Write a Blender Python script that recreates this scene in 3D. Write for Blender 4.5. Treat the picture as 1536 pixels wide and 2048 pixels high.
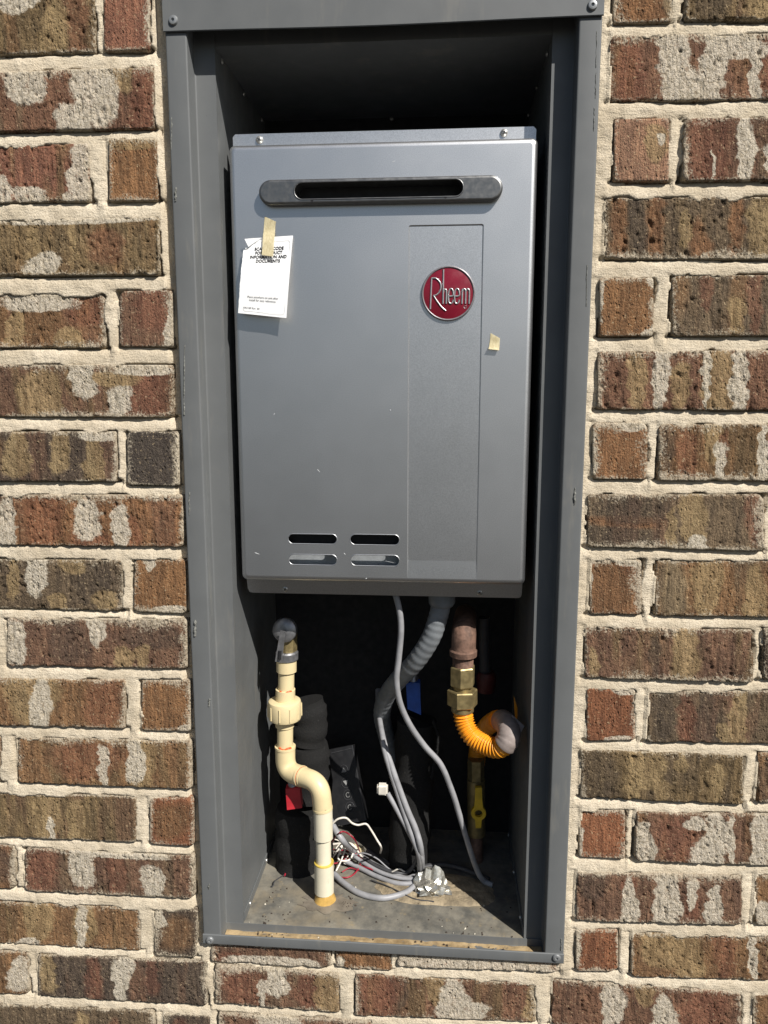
import bpy, bmesh, math, random
import numpy as np
from mathutils import Vector, Matrix
sc = bpy.context.scene
for o in list(bpy.data.objects): bpy.data.objects.remove(o)
col = sc.collection
rad = math.radians

# ------------------------------------------------------------------ camera, sky, sun, exposure
FPX = 1516.6                                   # focal length in pixels of the 1536 x 2048 photograph
PITCH, YAW, ROLL = rad(9.1189), rad(4.4572), rad(-0.0261)
CAM = np.array([0.07335, -0.8743, 0.7045])     # metres; x = 0 the middle of the recess, y = 0 its face frame, z = 0 its sill
_f = np.array([-math.sin(YAW)*math.cos(PITCH), math.cos(YAW)*math.cos(PITCH), -math.sin(PITCH)])
_r = np.array([math.cos(YAW), math.sin(YAW), 0.0]); _u = np.cross(_r, _f)
_c, _s = math.cos(ROLL), math.sin(ROLL)
RM = np.array([_c*_r+_s*_u, -_s*_r+_c*_u, _f])
cam = bpy.data.cameras.new('camera'); camo = bpy.data.objects.new('camera', cam); col.objects.link(camo)
cam.sensor_fit = 'HORIZONTAL'; cam.sensor_width = 36; cam.lens = FPX/1536*36
cam.clip_start = 0.01; cam.clip_end = 2000
camo.matrix_world = Matrix(((RM[0][0], RM[1][0], -RM[2][0], CAM[0]), (RM[0][1], RM[1][1], -RM[2][1], CAM[1]),
                            (RM[0][2], RM[1][2], -RM[2][2], CAM[2]), (0, 0, 0, 1)))
sc.camera = camo
SUN = Vector((0.926, -1.0, 1.33)).normalized()          # towards the sun
w = bpy.data.worlds.new('World'); sc.world = w; w.use_nodes = True
nt = w.node_tree; bg = nt.nodes['Background']
sky = nt.nodes.new('ShaderNodeTexSky'); sky.sky_type = 'NISHITA'; sky.sun_disc = False
sky.sun_elevation = math.asin(SUN.z); sky.sun_rotation = math.atan2(SUN.x, SUN.y)
nt.links.new(sky.outputs[0], bg.inputs[0]); bg.inputs[1].default_value = 0.05
sl = bpy.data.lights.new('sun', 'SUN'); sl.energy = 5.0; sl.angle = rad(0.5); sl.color = (1.0, 0.96, 0.905)
so = bpy.data.objects.new('sun', sl); col.objects.link(so)
so.rotation_euler = SUN.to_track_quat('Z', 'Y').to_euler(); so.location = (2, -2, 3)
vs = sc.view_settings; vs.view_transform = 'Standard'; vs.look = 'None'; vs.gamma = 1; vs.exposure = 0.30
vs.use_curve_mapping = False
sc.cycles.max_bounces = 6; sc.cycles.diffuse_bounces = 3; sc.cycles.glossy_bounces = 3; sc.cycles.transparent_max_bounces = 4

# ------------------------------------------------------------------ helpers
def at(px, py, y):
    """the point of the place seen at a pixel of the photograph, standing at depth y behind the face frame"""
    d = RM.T @ np.array([(px-768)/FPX, -(py-1024)/FPX, 1.0]); return CAM + d*((y-CAM[1])/d[1])
def onfloor(px, py, z=0.0012):
    d = RM.T @ np.array([(px-768)/FPX, -(py-1024)/FPX, 1.0]); return CAM + d*((z-CAM[2])/d[2])
def lin(c):
    return tuple(((v/255)/12.92 if v <= 10 else ((v/255+0.055)/1.055)**2.4) for v in c)

class MB:
    def __init__(s): s.v = []; s.f = []
    def add(s, vs_, fs):
        b = len(s.v); s.v += [tuple(map(float, p)) for p in vs_]; s.f += [tuple(b+i for i in f) for f in fs]; return s
    def box(s, x0, x1, y0, y1, z0, z1):
        v = [(x0,y0,z0),(x1,y0,z0),(x1,y1,z0),(x0,y1,z0),(x0,y0,z1),(x1,y0,z1),(x1,y1,z1),(x0,y1,z1)]
        return s.add(v, [(0,1,5,4),(1,2,6,5),(2,3,7,6),(3,0,4,7),(4,5,6,7),(3,2,1,0)])
    def tube(s, pts, r, seg=16, cap=True):
        pts = [np.array(p, float) for p in pts]; n = len(pts)
        rr = [r]*n if not hasattr(r, '__len__') else r
        T = []
        for i in range(n):
            t = pts[min(i+1, n-1)]-pts[max(i-1, 0)]; T.append(t/max(np.linalg.norm(t), 1e-9))
        a = np.array([0,0,1.0]) if abs(T[0][2]) < .9 else np.array([1.0,0,0])
        N = a-T[0]*(a@T[0]); N /= np.linalg.norm(N)
        vv = []
        for i in range(n):
            N = N-T[i]*(N@T[i]); N /= np.linalg.norm(N); B = np.cross(T[i], N)
            for k in range(seg):
                an = 2*math.pi*k/seg; vv.append(pts[i]+rr[i]*(math.cos(an)*N+math.sin(an)*B))
        ff = [(i*seg+k, i*seg+(k+1) % seg, (i+1)*seg+(k+1) % seg, (i+1)*seg+k) for i in range(n-1) for k in range(seg)]
        if cap: ff += [tuple(range(seg-1, -1, -1)), tuple((n-1)*seg+k for k in range(seg))]
        return s.add(vv, ff)
    def lathe(s, org, axis, prof, seg=24):
        """prof: (distance along the axis, radius)"""
        a = np.array(axis, float); a /= np.linalg.norm(a); o = np.array(org, float)
        return s.tube2([o+a*d for d, r in prof], a, [r for d, r in prof], seg)
    def tube2(s, pts, a, rr, seg):
        t = np.array([0,0,1.0]) if abs(a[2]) < .9 else np.array([1.0,0,0])
        N = t-a*(t@a); N /= np.linalg.norm(N); B = np.cross(a, N); n = len(pts); vv = []
        for i in range(n):
            for k in range(seg):
                an = 2*math.pi*k/seg; vv.append(pts[i]+max(rr[i],1e-5)*(math.cos(an)*N+math.sin(an)*B))
        ff = [(i*seg+k, i*seg+(k+1) % seg, (i+1)*seg+(k+1) % seg, (i+1)*seg+k) for i in range(n-1) for k in range(seg)]
        ff += [tuple(range(seg-1, -1, -1)), tuple((n-1)*seg+k for k in range(seg))]
        return s.add(vv, ff)
    def sheet(s, prof, z0, z1, t=0.0012, axis='z'):
        """a bent sheet: profile of (a, b) extruded along z (a = x, b = y) or along x (a = y, b = z)"""
        P = [np.array(p, float) for p in prof]; n = len(P); Q = []
        for i in range(n):
            d = P[min(i+1, n-1)]-P[max(i-1, 0)]; d /= np.linalg.norm(d); Q.append(P[i]+t*np.array([-d[1], d[0]]))
        m3 = (lambda p, e: (p[0], p[1], e)) if axis == 'z' else (lambda p, e: (e, p[0], p[1]))
        v = [m3(p, e) for e in (z0, z1) for p in P]+[m3(p, e) for e in (z0, z1) for p in Q]
        f = []
        for i in range(n-1):
            f += [(i, i+1, n+i+1, n+i), (2*n+i, 3*n+i, 3*n+i+1, 2*n+i+1), (i, 2*n+i, 2*n+i+1, i+1), (n+i, n+i+1, 3*n+i+1, 3*n+i)]
        f += [(0, n, 3*n, 2*n), (n-1, 3*n-1, 4*n-1, 2*n-1)]
        return s.add(v, f)
    def build(s, name, m, parent=None, smooth=40, label=None, kind=None):
        me = bpy.data.meshes.new(name); me.from_pydata(s.v, [], s.f); me.update()
        bm = bmesh.new(); bm.from_mesh(me); bmesh.ops.recalc_face_normals(bm, faces=bm.faces); bm.to_mesh(me); bm.free()
        return link(name, me, m, parent, smooth, label, kind)
def link(name, me, m, parent=None, smooth=40, label=None, kind=None):
    if m: me.materials.clear(); me.materials.append(m)
    if smooth:
        me.polygons.foreach_set('use_smooth', [True]*len(me.polygons)); me.set_sharp_from_angle(angle=rad(smooth))
    o = bpy.data.objects.new(name, me); col.objects.link(o)
    if parent: o.parent = parent; o.matrix_parent_inverse = parent.matrix_world.inverted()
    if label: o['label'] = label
    if kind: o['kind'] = kind
    return o
def tag(o, label, cat, group=None, kind=None):
    o['label'] = label; o['category'] = cat
    if group: o['group'] = group
    if kind: o['kind'] = kind
    return o
def thing(name, label, cat, loc=(0,0,0), group=None):
    o = bpy.data.objects.new(name, None); o.empty_display_size = .02; col.objects.link(o)
    o.location = [float(v) for v in loc]; o.matrix_world = Matrix.Translation(o.location)
    return tag(o, label, cat, group)
def arcs(P, r, k=4):
    """round the inner corners of a 2-D polyline"""
    P = [np.array(p, float) for p in P]; out = [P[0]]
    for i in range(1, len(P)-1):
        a = P[i-1]-P[i]; b = P[i+1]-P[i]; q = min(r, .45*np.linalg.norm(a), .45*np.linalg.norm(b))
        A = P[i]+a/np.linalg.norm(a)*q; B = P[i]+b/np.linalg.norm(b)*q
        for j in range(k+1):
            t = j/k; out.append((1-t)**2*A+2*t*(1-t)*P[i]+t*t*B)
    return out+[P[-1]]
def spline(pts, n=8):
    P = [np.array(p, float) for p in pts]; P = [2*P[0]-P[1]]+P+[2*P[-1]-P[-2]]; out = []
    for i in range(1, len(P)-2):
        for j in range(n):
            t = j/n
            out.append(.5*(2*P[i]+(P[i+1]-P[i-1])*t+(2*P[i-1]-5*P[i]+4*P[i+1]-P[i+2])*t*t+(-P[i-1]+3*P[i]-3*P[i+1]+P[i+2])*t**3))
    return out+[P[-2]]
def rrect(x0, x1, z0, z1, r, k=6):
    c = [(x1-r, z1-r, 0), (x0+r, z1-r, 90), (x0+r, z0+r, 180), (x1-r, z0+r, 270)]
    return [(cx+r*math.cos(rad(a+90*j/k)), cz+r*math.sin(rad(a+90*j/k))) for cx, cz, a in c for j in range(k+1)]
def plate(name, loops, y, t, m, parent, smooth=30):
    """a flat sheet in the x-z plane with holes: first loop the outline, the others holes; front at y, thickness t"""
    cu = bpy.data.curves.new(name, 'CURVE'); cu.dimensions = '2D'; cu.fill_mode = 'BOTH'; cu.extrude = t/2
    for lp in loops:
        sp = cu.splines.new('POLY'); sp.points.add(len(lp)-1); sp.use_cyclic_u = True
        for q, (a, b) in zip(sp.points, lp): q.co = (a, b, 0, 1)
    tmp = bpy.data.objects.new('tmp', cu); col.objects.link(tmp)
    dg = bpy.context.evaluated_depsgraph_get(); me = bpy.data.meshes.new_from_object(tmp.evaluated_get(dg))
    bpy.data.objects.remove(tmp); bpy.data.curves.remove(cu)
    for v in me.vertices: v.co = (v.co.x, y+t/2-v.co.z, v.co.y)
    me.name = name; return link(name, me, m, parent, smooth)
def lettering(name, lines, place, m, parent):
    """lines: (text, u, v, size, bold); place(u, v) -> point; joined flat print"""
    V = []; Fc = []
    for text, u0, v0, size, bold in lines:
        cu = bpy.data.curves.new('t', 'FONT'); cu.body = text; cu.size = size; cu.align_x = 'CENTER' if u0 is not None else 'LEFT'
        cu.offset = bold; cu.resolution_u = 3
        tmp = bpy.data.objects.new('tmp', cu); col.objects.link(tmp)
        dg = bpy.context.evaluated_depsgraph_get(); me = bpy.data.meshes.new_from_object(tmp.evaluated_get(dg))
        bpy.data.objects.remove(tmp); b = len(V)
        for v in me.vertices: V.append(place(v.co.x+u0, v.co.y+v0))
        Fc += [tuple(b+i for i in p.vertices) for p in me.polygons]
    me = bpy.data.meshes.new(name); me.from_pydata(V, [], Fc); me.update()
    return link(name, me, m, parent, 0, kind='stuff')

# value noise
def vn(x, y, seed):
    xi = np.floor(x).astype(np.int64); yi = np.floor(y).astype(np.int64); fx = x-xi; fy = y-yi
    fx = fx*fx*(3-2*fx); fy = fy*fy*(3-2*fy)
    def h(a, b):
        n = (a*374761393+b*668265263+seed*1442695041) & 0xffffffff
        n = ((n ^ (n >> 13))*1274126177) & 0xffffffff; n = n ^ (n >> 16)
        return (n & 0xffffff)/0xffffff
    return (h(xi,yi)*(1-fx)+h(xi+1,yi)*fx)*(1-fy)+(h(xi,yi+1)*(1-fx)+h(xi+1,yi+1)*fx)*fy
def fbm(x, y, seed, o=3):
    r = 0; a = .5; t = 0
    for k in range(o): r = r+a*vn(x*2**k, y*2**k, seed+k*17); t += a; a *= .5
    return r/t

# ------------------------------------------------------------------ materials
class N:
    def __init__(s, name):
        s.m = bpy.data.materials.new(name); s.m.use_nodes = True; s.t = s.m.node_tree
        s.b = s.t.nodes['Principled BSDF']; s.co = s.t.nodes.new('ShaderNodeTexCoord').outputs['Object']
    def n(s, typ, **kw):
        q = s.t.nodes.new(typ)
        for k, v in kw.items(): setattr(q, k, v)
        return q
    def l(s, a, b): s.t.links.new(a, b)
    def setv(s, sock, v):
        if hasattr(v, 'links'): s.l(v, sock)
        else: sock.default_value = v
    def map(s, scale):
        q = s.n('ShaderNodeMapping'); s.l(s.co, q.inputs[0]); q.inputs['Scale'].default_value = scale; return q.outputs[0]
    def noise(s, scale, detail=4, rough=.55, vec=None, dist=0):
        q = s.n('ShaderNodeTexNoise'); s.l(vec if vec is not None else s.co, q.inputs['Vector'])
        q.inputs['Scale'].default_value = scale; q.inputs['Detail'].default_value = detail
        q.inputs['Roughness'].default_value = rough; q.inputs['Distortion'].default_value = dist; return q.outputs[0]
    def math(s, op, a, b=0.0, clamp=False):
        q = s.n('ShaderNodeMath', operation=op, use_clamp=clamp); s.setv(q.inputs[0], a); s.setv(q.inputs[1], b); return q.outputs[0]
    def ramp(s, x, a, b, lo=0.0, hi=1.0):
        q = s.n('ShaderNodeMapRange', interpolation_type='SMOOTHSTEP'); s.setv(q.inputs[0], x)
        for i, v in zip((1,2,3,4), (a, b, lo, hi)): q.inputs[i].default_value = v
        return q.outputs[0]
    def mix(s, f, a, b, blend='MIX'):
        q = s.n('ShaderNodeMix', data_type='RGBA', blend_type=blend); s.setv(q.inputs[0], f)
        for sock, v in ((q.inputs[6], a), (q.inputs[7], b)):
            if hasattr(v, 'links'): s.l(v, sock)
            else: sock.default_value = (*v[:3], 1)
        return q.outputs[2]
    def bump(s, h, strength, dist, prev=None):
        q = s.n('ShaderNodeBump'); s.l(h, q.inputs['Height']); q.inputs['Strength'].default_value = strength
        q.inputs['Distance'].default_value = dist
        if prev is not None: s.l(prev, q.inputs['Normal'])
        return q.outputs[0]
    def attr(s, name):
        q = s.n('ShaderNodeAttribute'); q.attribute_name = name; return q
    def fin(s, colr=None, rough=None, metal=None, normal=None, spec=None):
        for k, v in (('Base Color', colr), ('Roughness', rough), ('Metallic', metal), ('Normal', normal), ('Specular IOR Level', spec)):
            if v is None: continue
            if k == 'Base Color' and not hasattr(v, 'links'): v = (*v[:3], 1)
            s.setv(s.b.inputs[k], v)
        return s.m
def simple(name, c, rough=.5, metal=0.0, var=.15, vscale=60, bs=0.0, bscale=400, bdist=.0005, spec=.5):
    k = N(name); nz = k.noise(vscale, 5)
    d = tuple(v*(1-var*1.3) for v in c); e = tuple(min(1, v*(1+var)) for v in c)
    cc = k.mix(k.ramp(nz, .3, .7), d, e)
    nr = k.bump(k.noise(bscale, 3), bs, bdist) if bs else None
    return k.fin(cc, k.ramp(k.noise(vscale*1.7, 4), .3, .7, max(0, rough-.07), rough+.07), metal, nr, spec)

def brick_material():
    k = N('brick'); bc = k.attr('bcol').outputs['Color']; a = k.attr('mask'); sp = k.n('ShaderNodeSeparateColor'); k.l(a.outputs['Color'], sp.inputs[0])
    edge = a.outputs['Alpha']
    drag = k.noise(1, 3, .7, k.map((330, 330, 14))); streak = k.noise(1, 3, .65, k.map((110, 110, 24)))           # wire-cut drag runs down the face
    fine = k.noise(430, 3, .7); mid = k.noise(90, 4, .65); g2 = k.noise(280, 3, .8)
    c = k.mix(k.ramp(streak, .36, .64), k.mix(1, bc, (.76,.76,.78), 'MULTIPLY'), k.mix(1, bc, (1.18,1.15,1.10), 'MULTIPLY'))
    c = k.mix(k.ramp(mid, .50, .74, 0, .55), c, k.mix(1, bc, (.66,.64,.64), 'MULTIPLY'))
    c = k.mix(1, c, k.mix(k.ramp(drag, .32, .68), (.80,.80,.81), (1.20,1.19,1.17)), 'MULTIPLY')
    jf = k.math('MULTIPLY', k.math('SUBTRACT', fine, .5), 1.0); jm = k.math('MULTIPLY', k.math('SUBTRACT', mid, .5), 1.0)
    jit = k.math('ADD', k.math('MULTIPLY', jm, .40), k.math('MULTIPLY', jf, .30))
    def msk(ch, op, lo=.38, hi=.62): return k.math('MULTIPLY', k.ramp(k.math('ADD', ch, jit), lo, hi), op)
    c = k.mix(msk(sp.outputs[2], .5, .2, .8), c, k.mix(k.ramp(fine, .3, .7), lin((66,58,52)), lin((88,79,70))))
    c = k.mix(msk(k.attr('red').outputs['Fac'], .45, .15, .85), c, k.mix(k.ramp(streak, .3, .7), lin((108,68,54)), lin((146,96,76))))
    c = k.mix(msk(sp.outputs[0], .68, .30, .70), c, k.mix(k.ramp(streak, .3, .7), lin((138,116,84)), lin((176,152,112))))
    wm = k.ramp(k.math('ADD', sp.outputs[1], k.math('ADD', k.math('MULTIPLY', jf, .55), k.math('MULTIPLY', jm, .85))), .40, .66)
    c = k.mix(k.math('MULTIPLY', wm, .86), c, k.mix(k.ramp(g2, .3, .72), lin((178,166,143)), lin((226,216,198))))
    # worn specks inside the pale washes show the body again
    c = k.mix(k.math('MULTIPLY', k.ramp(k.noise(120, 3, .8), .60, .68), .55), c, bc)
    # lime bloom along the arrises: loose pale grains
    e = k.ramp(k.math('ADD', edge, k.math('ADD', k.math('MULTIPLY', jf, 1.5), k.math('MULTIPLY', jm, .8))), .40, .74)
    c = k.mix(k.math('MULTIPLY', e, .82), c, k.mix(k.ramp(g2, .3, .7), lin((164,150,126)), lin((212,200,178))))
    c = k.mix(k.ramp(g2, .59, .69, 0, .7), c, lin((190,168,134)))
    c = k.mix(k.math('MULTIPLY', k.ramp(g2, .31, .42, .85, 0), k.math('SUBTRACT', 1.0, k.math('MULTIPLY', wm, .6))), c, lin((50,42,37)))
    vo = k.n('ShaderNodeTexVoronoi'); k.l(k.map((190,190,110)), vo.inputs['Vector']); vo.inputs['Scale'].default_value = 1
    pit = k.math('MULTIPLY', k.ramp(vo.outputs[0], .05, .26, -1, 0), k.ramp(k.noise(20, 1), .40, .54))
    h = k.math('ADD', k.math('ADD', k.math('MULTIPLY', k.noise(1, 4, .75, k.map((300,300,130))), 1.6), k.math('MULTIPLY', fine, 1.0)), k.math('ADD', k.math('MULTIPLY', pit, 1.3), k.math('MULTIPLY', drag, .7)))
    return k.fin(c, .92, 0, k.bump(h, 1.0, .0021), .12)
def mortar_material():
    k = N('mortar'); c = k.mix(k.ramp(k.noise(18, 4, .6), .3, .7), lin((196,182,158)), lin((219,206,183)))
    f = k.noise(560, 3, .7); c = k.mix(k.ramp(f, .34, .58, .5, 0), c, lin((158,143,119)))
    c = k.mix(k.ramp(k.noise(8, 4, .7), .55, .72, 0, .4), c, lin((176,165,142)))
    h = k.math('ADD', k.math('ADD', k.math('MULTIPLY', k.noise(150, 4, .75), .9), f), k.math('MULTIPLY', k.noise(1, 3, .6, k.map((90, 90, 420))), .8))
    return k.fin(c, .95, 0, k.bump(h, .95, .0012), .1)
def frame_material():
    k = N('grey_painted_steel'); b = lin((103,105,105))
    c = k.mix(k.ramp(k.noise(9, 6, .65), .3, .72), tuple(v*.90 for v in b), tuple(v*1.0 for v in b))
    c = k.mix(k.ramp(k.noise(30, 5, .75), .60, .74, 0, .3), c, lin((114,111,103)))
    sc_ = k.ramp(k.noise(1, 6, .8, k.map((420, 420, 26))), .70, .74, 0, .55); c = k.mix(sc_, c, lin((150,150,146)))
    c = k.mix(k.ramp(k.noise(160, 3, .8), .73, .77, 0, .6), c, lin((62,62,60)))
    c = k.mix(k.ramp(k.noise(1, 4, .7, k.map((30,30,6))), .54, .70, 0, .32), c, lin((134,130,120)))
    n1 = k.bump(k.noise(8, 3, .5), .28, .006); n2 = k.bump(k.noise(900, 2), .15, .0003, n1)
    return k.fin(c, k.ramp(k.noise(22, 5), .3, .7, .42, .62), 0, n2, .45)
def floor_material():
    k = N('dirty_floor_pan'); b = lin((96,95,90))
    c = k.mix(k.ramp(k.noise(24, 6, .7), .32, .7), tuple(v*.8 for v in b), lin((132,127,115)))
    c = k.mix(k.ramp(k.noise(55, 6, .75), .56, .72, 0, .8), c, lin((150,134,104)))
    c = k.mix(k.ramp(k.noise(260, 4, .8), .71, .75, 0, .7), c, lin((70,62,52)))
    c = k.mix(k.ramp(k.noise(9, 4, .7), .48, .66, 0, .5), c, lin((138,126,104)))
    return k.fin(c, k.ramp(k.noise(30, 5), .3, .7, .5, .8), 0, k.bump(k.noise(300, 5, .7), .35, .0008), .3)
def dirt_material():
    k = N('sandy_dirt'); c = k.mix(k.ramp(k.noise(45, 6, .7), .3, .7), lin((128,108,78)), lin((176,154,118)))
    c = k.mix(k.ramp(k.noise(80, 5, .75), .55, .7, 0, .8), c, lin((98,92,82)))
    return k.fin(c, .95, 0, k.bump(k.noise(500, 5, .8), .7, .001), .1)
def silver_material():
    k = N('silver_metallic_paint'); b = lin((213,214,215))
    c = k.mix(k.ramp(k.noise(1100, 2, .6), .3, .7), tuple(v*.86 for v in b), tuple(min(1, v*1.1) for v in b))
    c = k.mix(k.ramp(k.noise(6, 4, .6), .35, .7, 0, .05), c, lin((170,168,162)))
    c = k.mix(k.ramp(k.noise(210, 3, .85), .755, .775, 0, .7), c, lin((235,235,230)))
    return k.fin(c, k.ramp(k.noise(10, 5, .7), .3, .7, .395, .42), 1.0, k.bump(k.noise(500, 2, .6), .04, .0002, k.bump(k.noise(5, 2, .5), .06, .012)), .5)
BRICK = brick_material(); MORTAR = mortar_material(); FRAME = frame_material(); FLOOR = floor_material(); DIRT = dirt_material(); SILVER = silver_material()
VENTM = simple('brushed_dark_steel', lin((128,128,127)), .40, .9, .02, 90)
SCREW = simple('zinc_screw', lin((190,188,182)), .35, .8, .15, 300)
RIVET = simple('grey_rivet', lin((150,152,152)), .4, .5, .15, 300)
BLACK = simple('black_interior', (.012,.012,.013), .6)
PLATEM = simple('galvanised_plate', lin((170,174,176)), .5, .5, .1, 60)
PAPER = simple('white_paper', (.88,.88,.87), .5, 0, .02, 40, .05, 60, .001, .4)
INK = simple('black_ink', (.02,.02,.022), .6, 0, .05)
TAPE = None
def tape_material():
    k = N('masking_tape'); c = k.mix(k.ramp(k.noise(1, 5, .7, k.map((500,500,160))), .3, .7), lin((186,172,132)), lin((216,204,166)))
    k.b.inputs['Alpha'].default_value = .86
    return k.fin(c, .7, 0, k.bump(k.noise(1, 4, .6, k.map((700,700,250))), .4, .0005), .3)
TAPE = tape_material()
RED = simple('badge_red', (.19,.008,.022), .3, 0, .08, 60)
CHROME = simple('badge_silver', lin((188,186,186)), .35, .75, .06, 300)
RIM = simple('badge_rim', lin((140,136,138)), .4, .5, .06, 300)
def cpvc(name, c, stain):
    k = N(name); cc = k.mix(k.ramp(k.noise(40, 5, .6), .3, .7), tuple(v*.93 for v in c), c)
    cc = k.mix(k.ramp(k.noise(1, 6, .75, k.map((160,160,60))), .64, .72, 0, .5), cc, stain)
    return k.fin(cc, .42, 0, k.bump(k.noise(300, 3), .08, .0004), .45)
CPVC = cpvc('cream_cpvc', lin((222,204,160)), lin((120,100,66)))
PVC = cpvc('white_pvc', lin((220,212,188)), lin((120,112,92)))
GLUE = simple('yellow_pipe_glue', lin((206,180,84)), .3, 0, .25, 80)
PRIMER = simple('orange_primer', lin((196,92,44)), .4, 0, .25, 120)
SEAL = simple('amber_sealant', lin((196,158,86)), .35, 0, .2, 90)
GREYV = simple('valve_grey_metal', lin((150,150,152)), .4, .7, .2, 120)
BRASS = simple('brass', lin((152,136,96)), .48, .65, .22, 120, .15, 200, .0004)
RUST = simple('rusty_malleable_iron', lin((112,86,72)), .75, .1, .3, 140, .6, 350, .0008)
def foam_material():
    k = N('black_foam'); c = k.mix(k.ramp(k.noise(600, 3, .8), .62, .72), (.015,.0148,.0145), (.10,.097,.092))
    return k.fin(c, .9, 0, k.bump(k.noise(420, 4, .7), .8, .0012), .2)
FOAM = foam_material()
REDP = simple('red_vinyl', (.42,.02,.03), .4, 0, .15); BLUEP = simple('blue_vinyl', (.02,.09,.42), .4, 0, .15)
YELP = simple('yellow_vinyl', (.80,.52,.03), .45, 0, .15); CSST = simple('orange_yellow_jacket', (.85,.33,.02), .34, 0, .08, 80)
CONDUIT = simple('grey_pvc_conduit', lin((122,126,129)), .5, 0, .12, 60); CABLE = simple('grey_cable_jacket', lin((146,146,148)), .45, 0, .12, 60)
DARKC = simple('dark_cable_jacket', lin((62,62,64)), .5, 0, .12, 60)
WHITEW = simple('white_wire', lin((214,208,196)), .45, 0, .1); REDW = simple('red_wire', lin((150,36,52)), .4, 0, .15); PLUG = simple('cream_plug', lin((214,200,160)), .5, 0, .1)
REMOTE = simple('black_plastic', (.008,.008,.009), .5, 0, .1); MARK = simple('pale_print', lin((140,140,138)), .5, 0, .05)
TAGM = simple('grey_brown_tag', lin((136,124,118)), .6, 0, .15, 90)
def foil_material():
    k = N('crinkled_foil'); return k.fin(k.mix(k.ramp(k.noise(120,5), .3,.7), lin((150,148,140)), lin((222,218,206))), .24, .7, k.bump(k.noise(90, 3, .6), .5, .003), .5)
FOIL = foil_material()
PATCH = simple('sandy_sealant_patch', lin((146,132,108)), .85, 0, .3, 70, .8, 220, .002)
DARKGROUND = simple('dark_ground', (.020,.017,.013), .95, 0, .4, 3, .6, 30, .02)  # unseen ground; tone made up very dark to weaken bounce and reflections

# ------------------------------------------------------------------ ground
g = MB(); g.add([(-400,-500,-.78),(400,-500,-.78),(400,60,-.78),(-400,60,-.78)], [(0,1,2,3)])
go = g.build('ground', DARKGROUND, None, 0); go['kind'] = 'structure'; go['label'] = 'unseen ground in front of the brick wall, darkened to cut bounced light'

# ------------------------------------------------------------------ brick wall
YB = 0.006
wall = thing('brick_wall', 'red and brown brick wall with cream mortar around the steel recess', 'wall', (0, YB, -.78))
CL = dict(br=(124,96,70), rb=(122,92,74), rd=(128,91,74), dk=(88,77,67), ol=(114,97,72), ob=(130,97,70), pk=(150,117,95), gb=(104,90,73), hb=(130,98,70), hr=(130,89,66), kd=(88,81,74), mb=(112,87,71))
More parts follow.
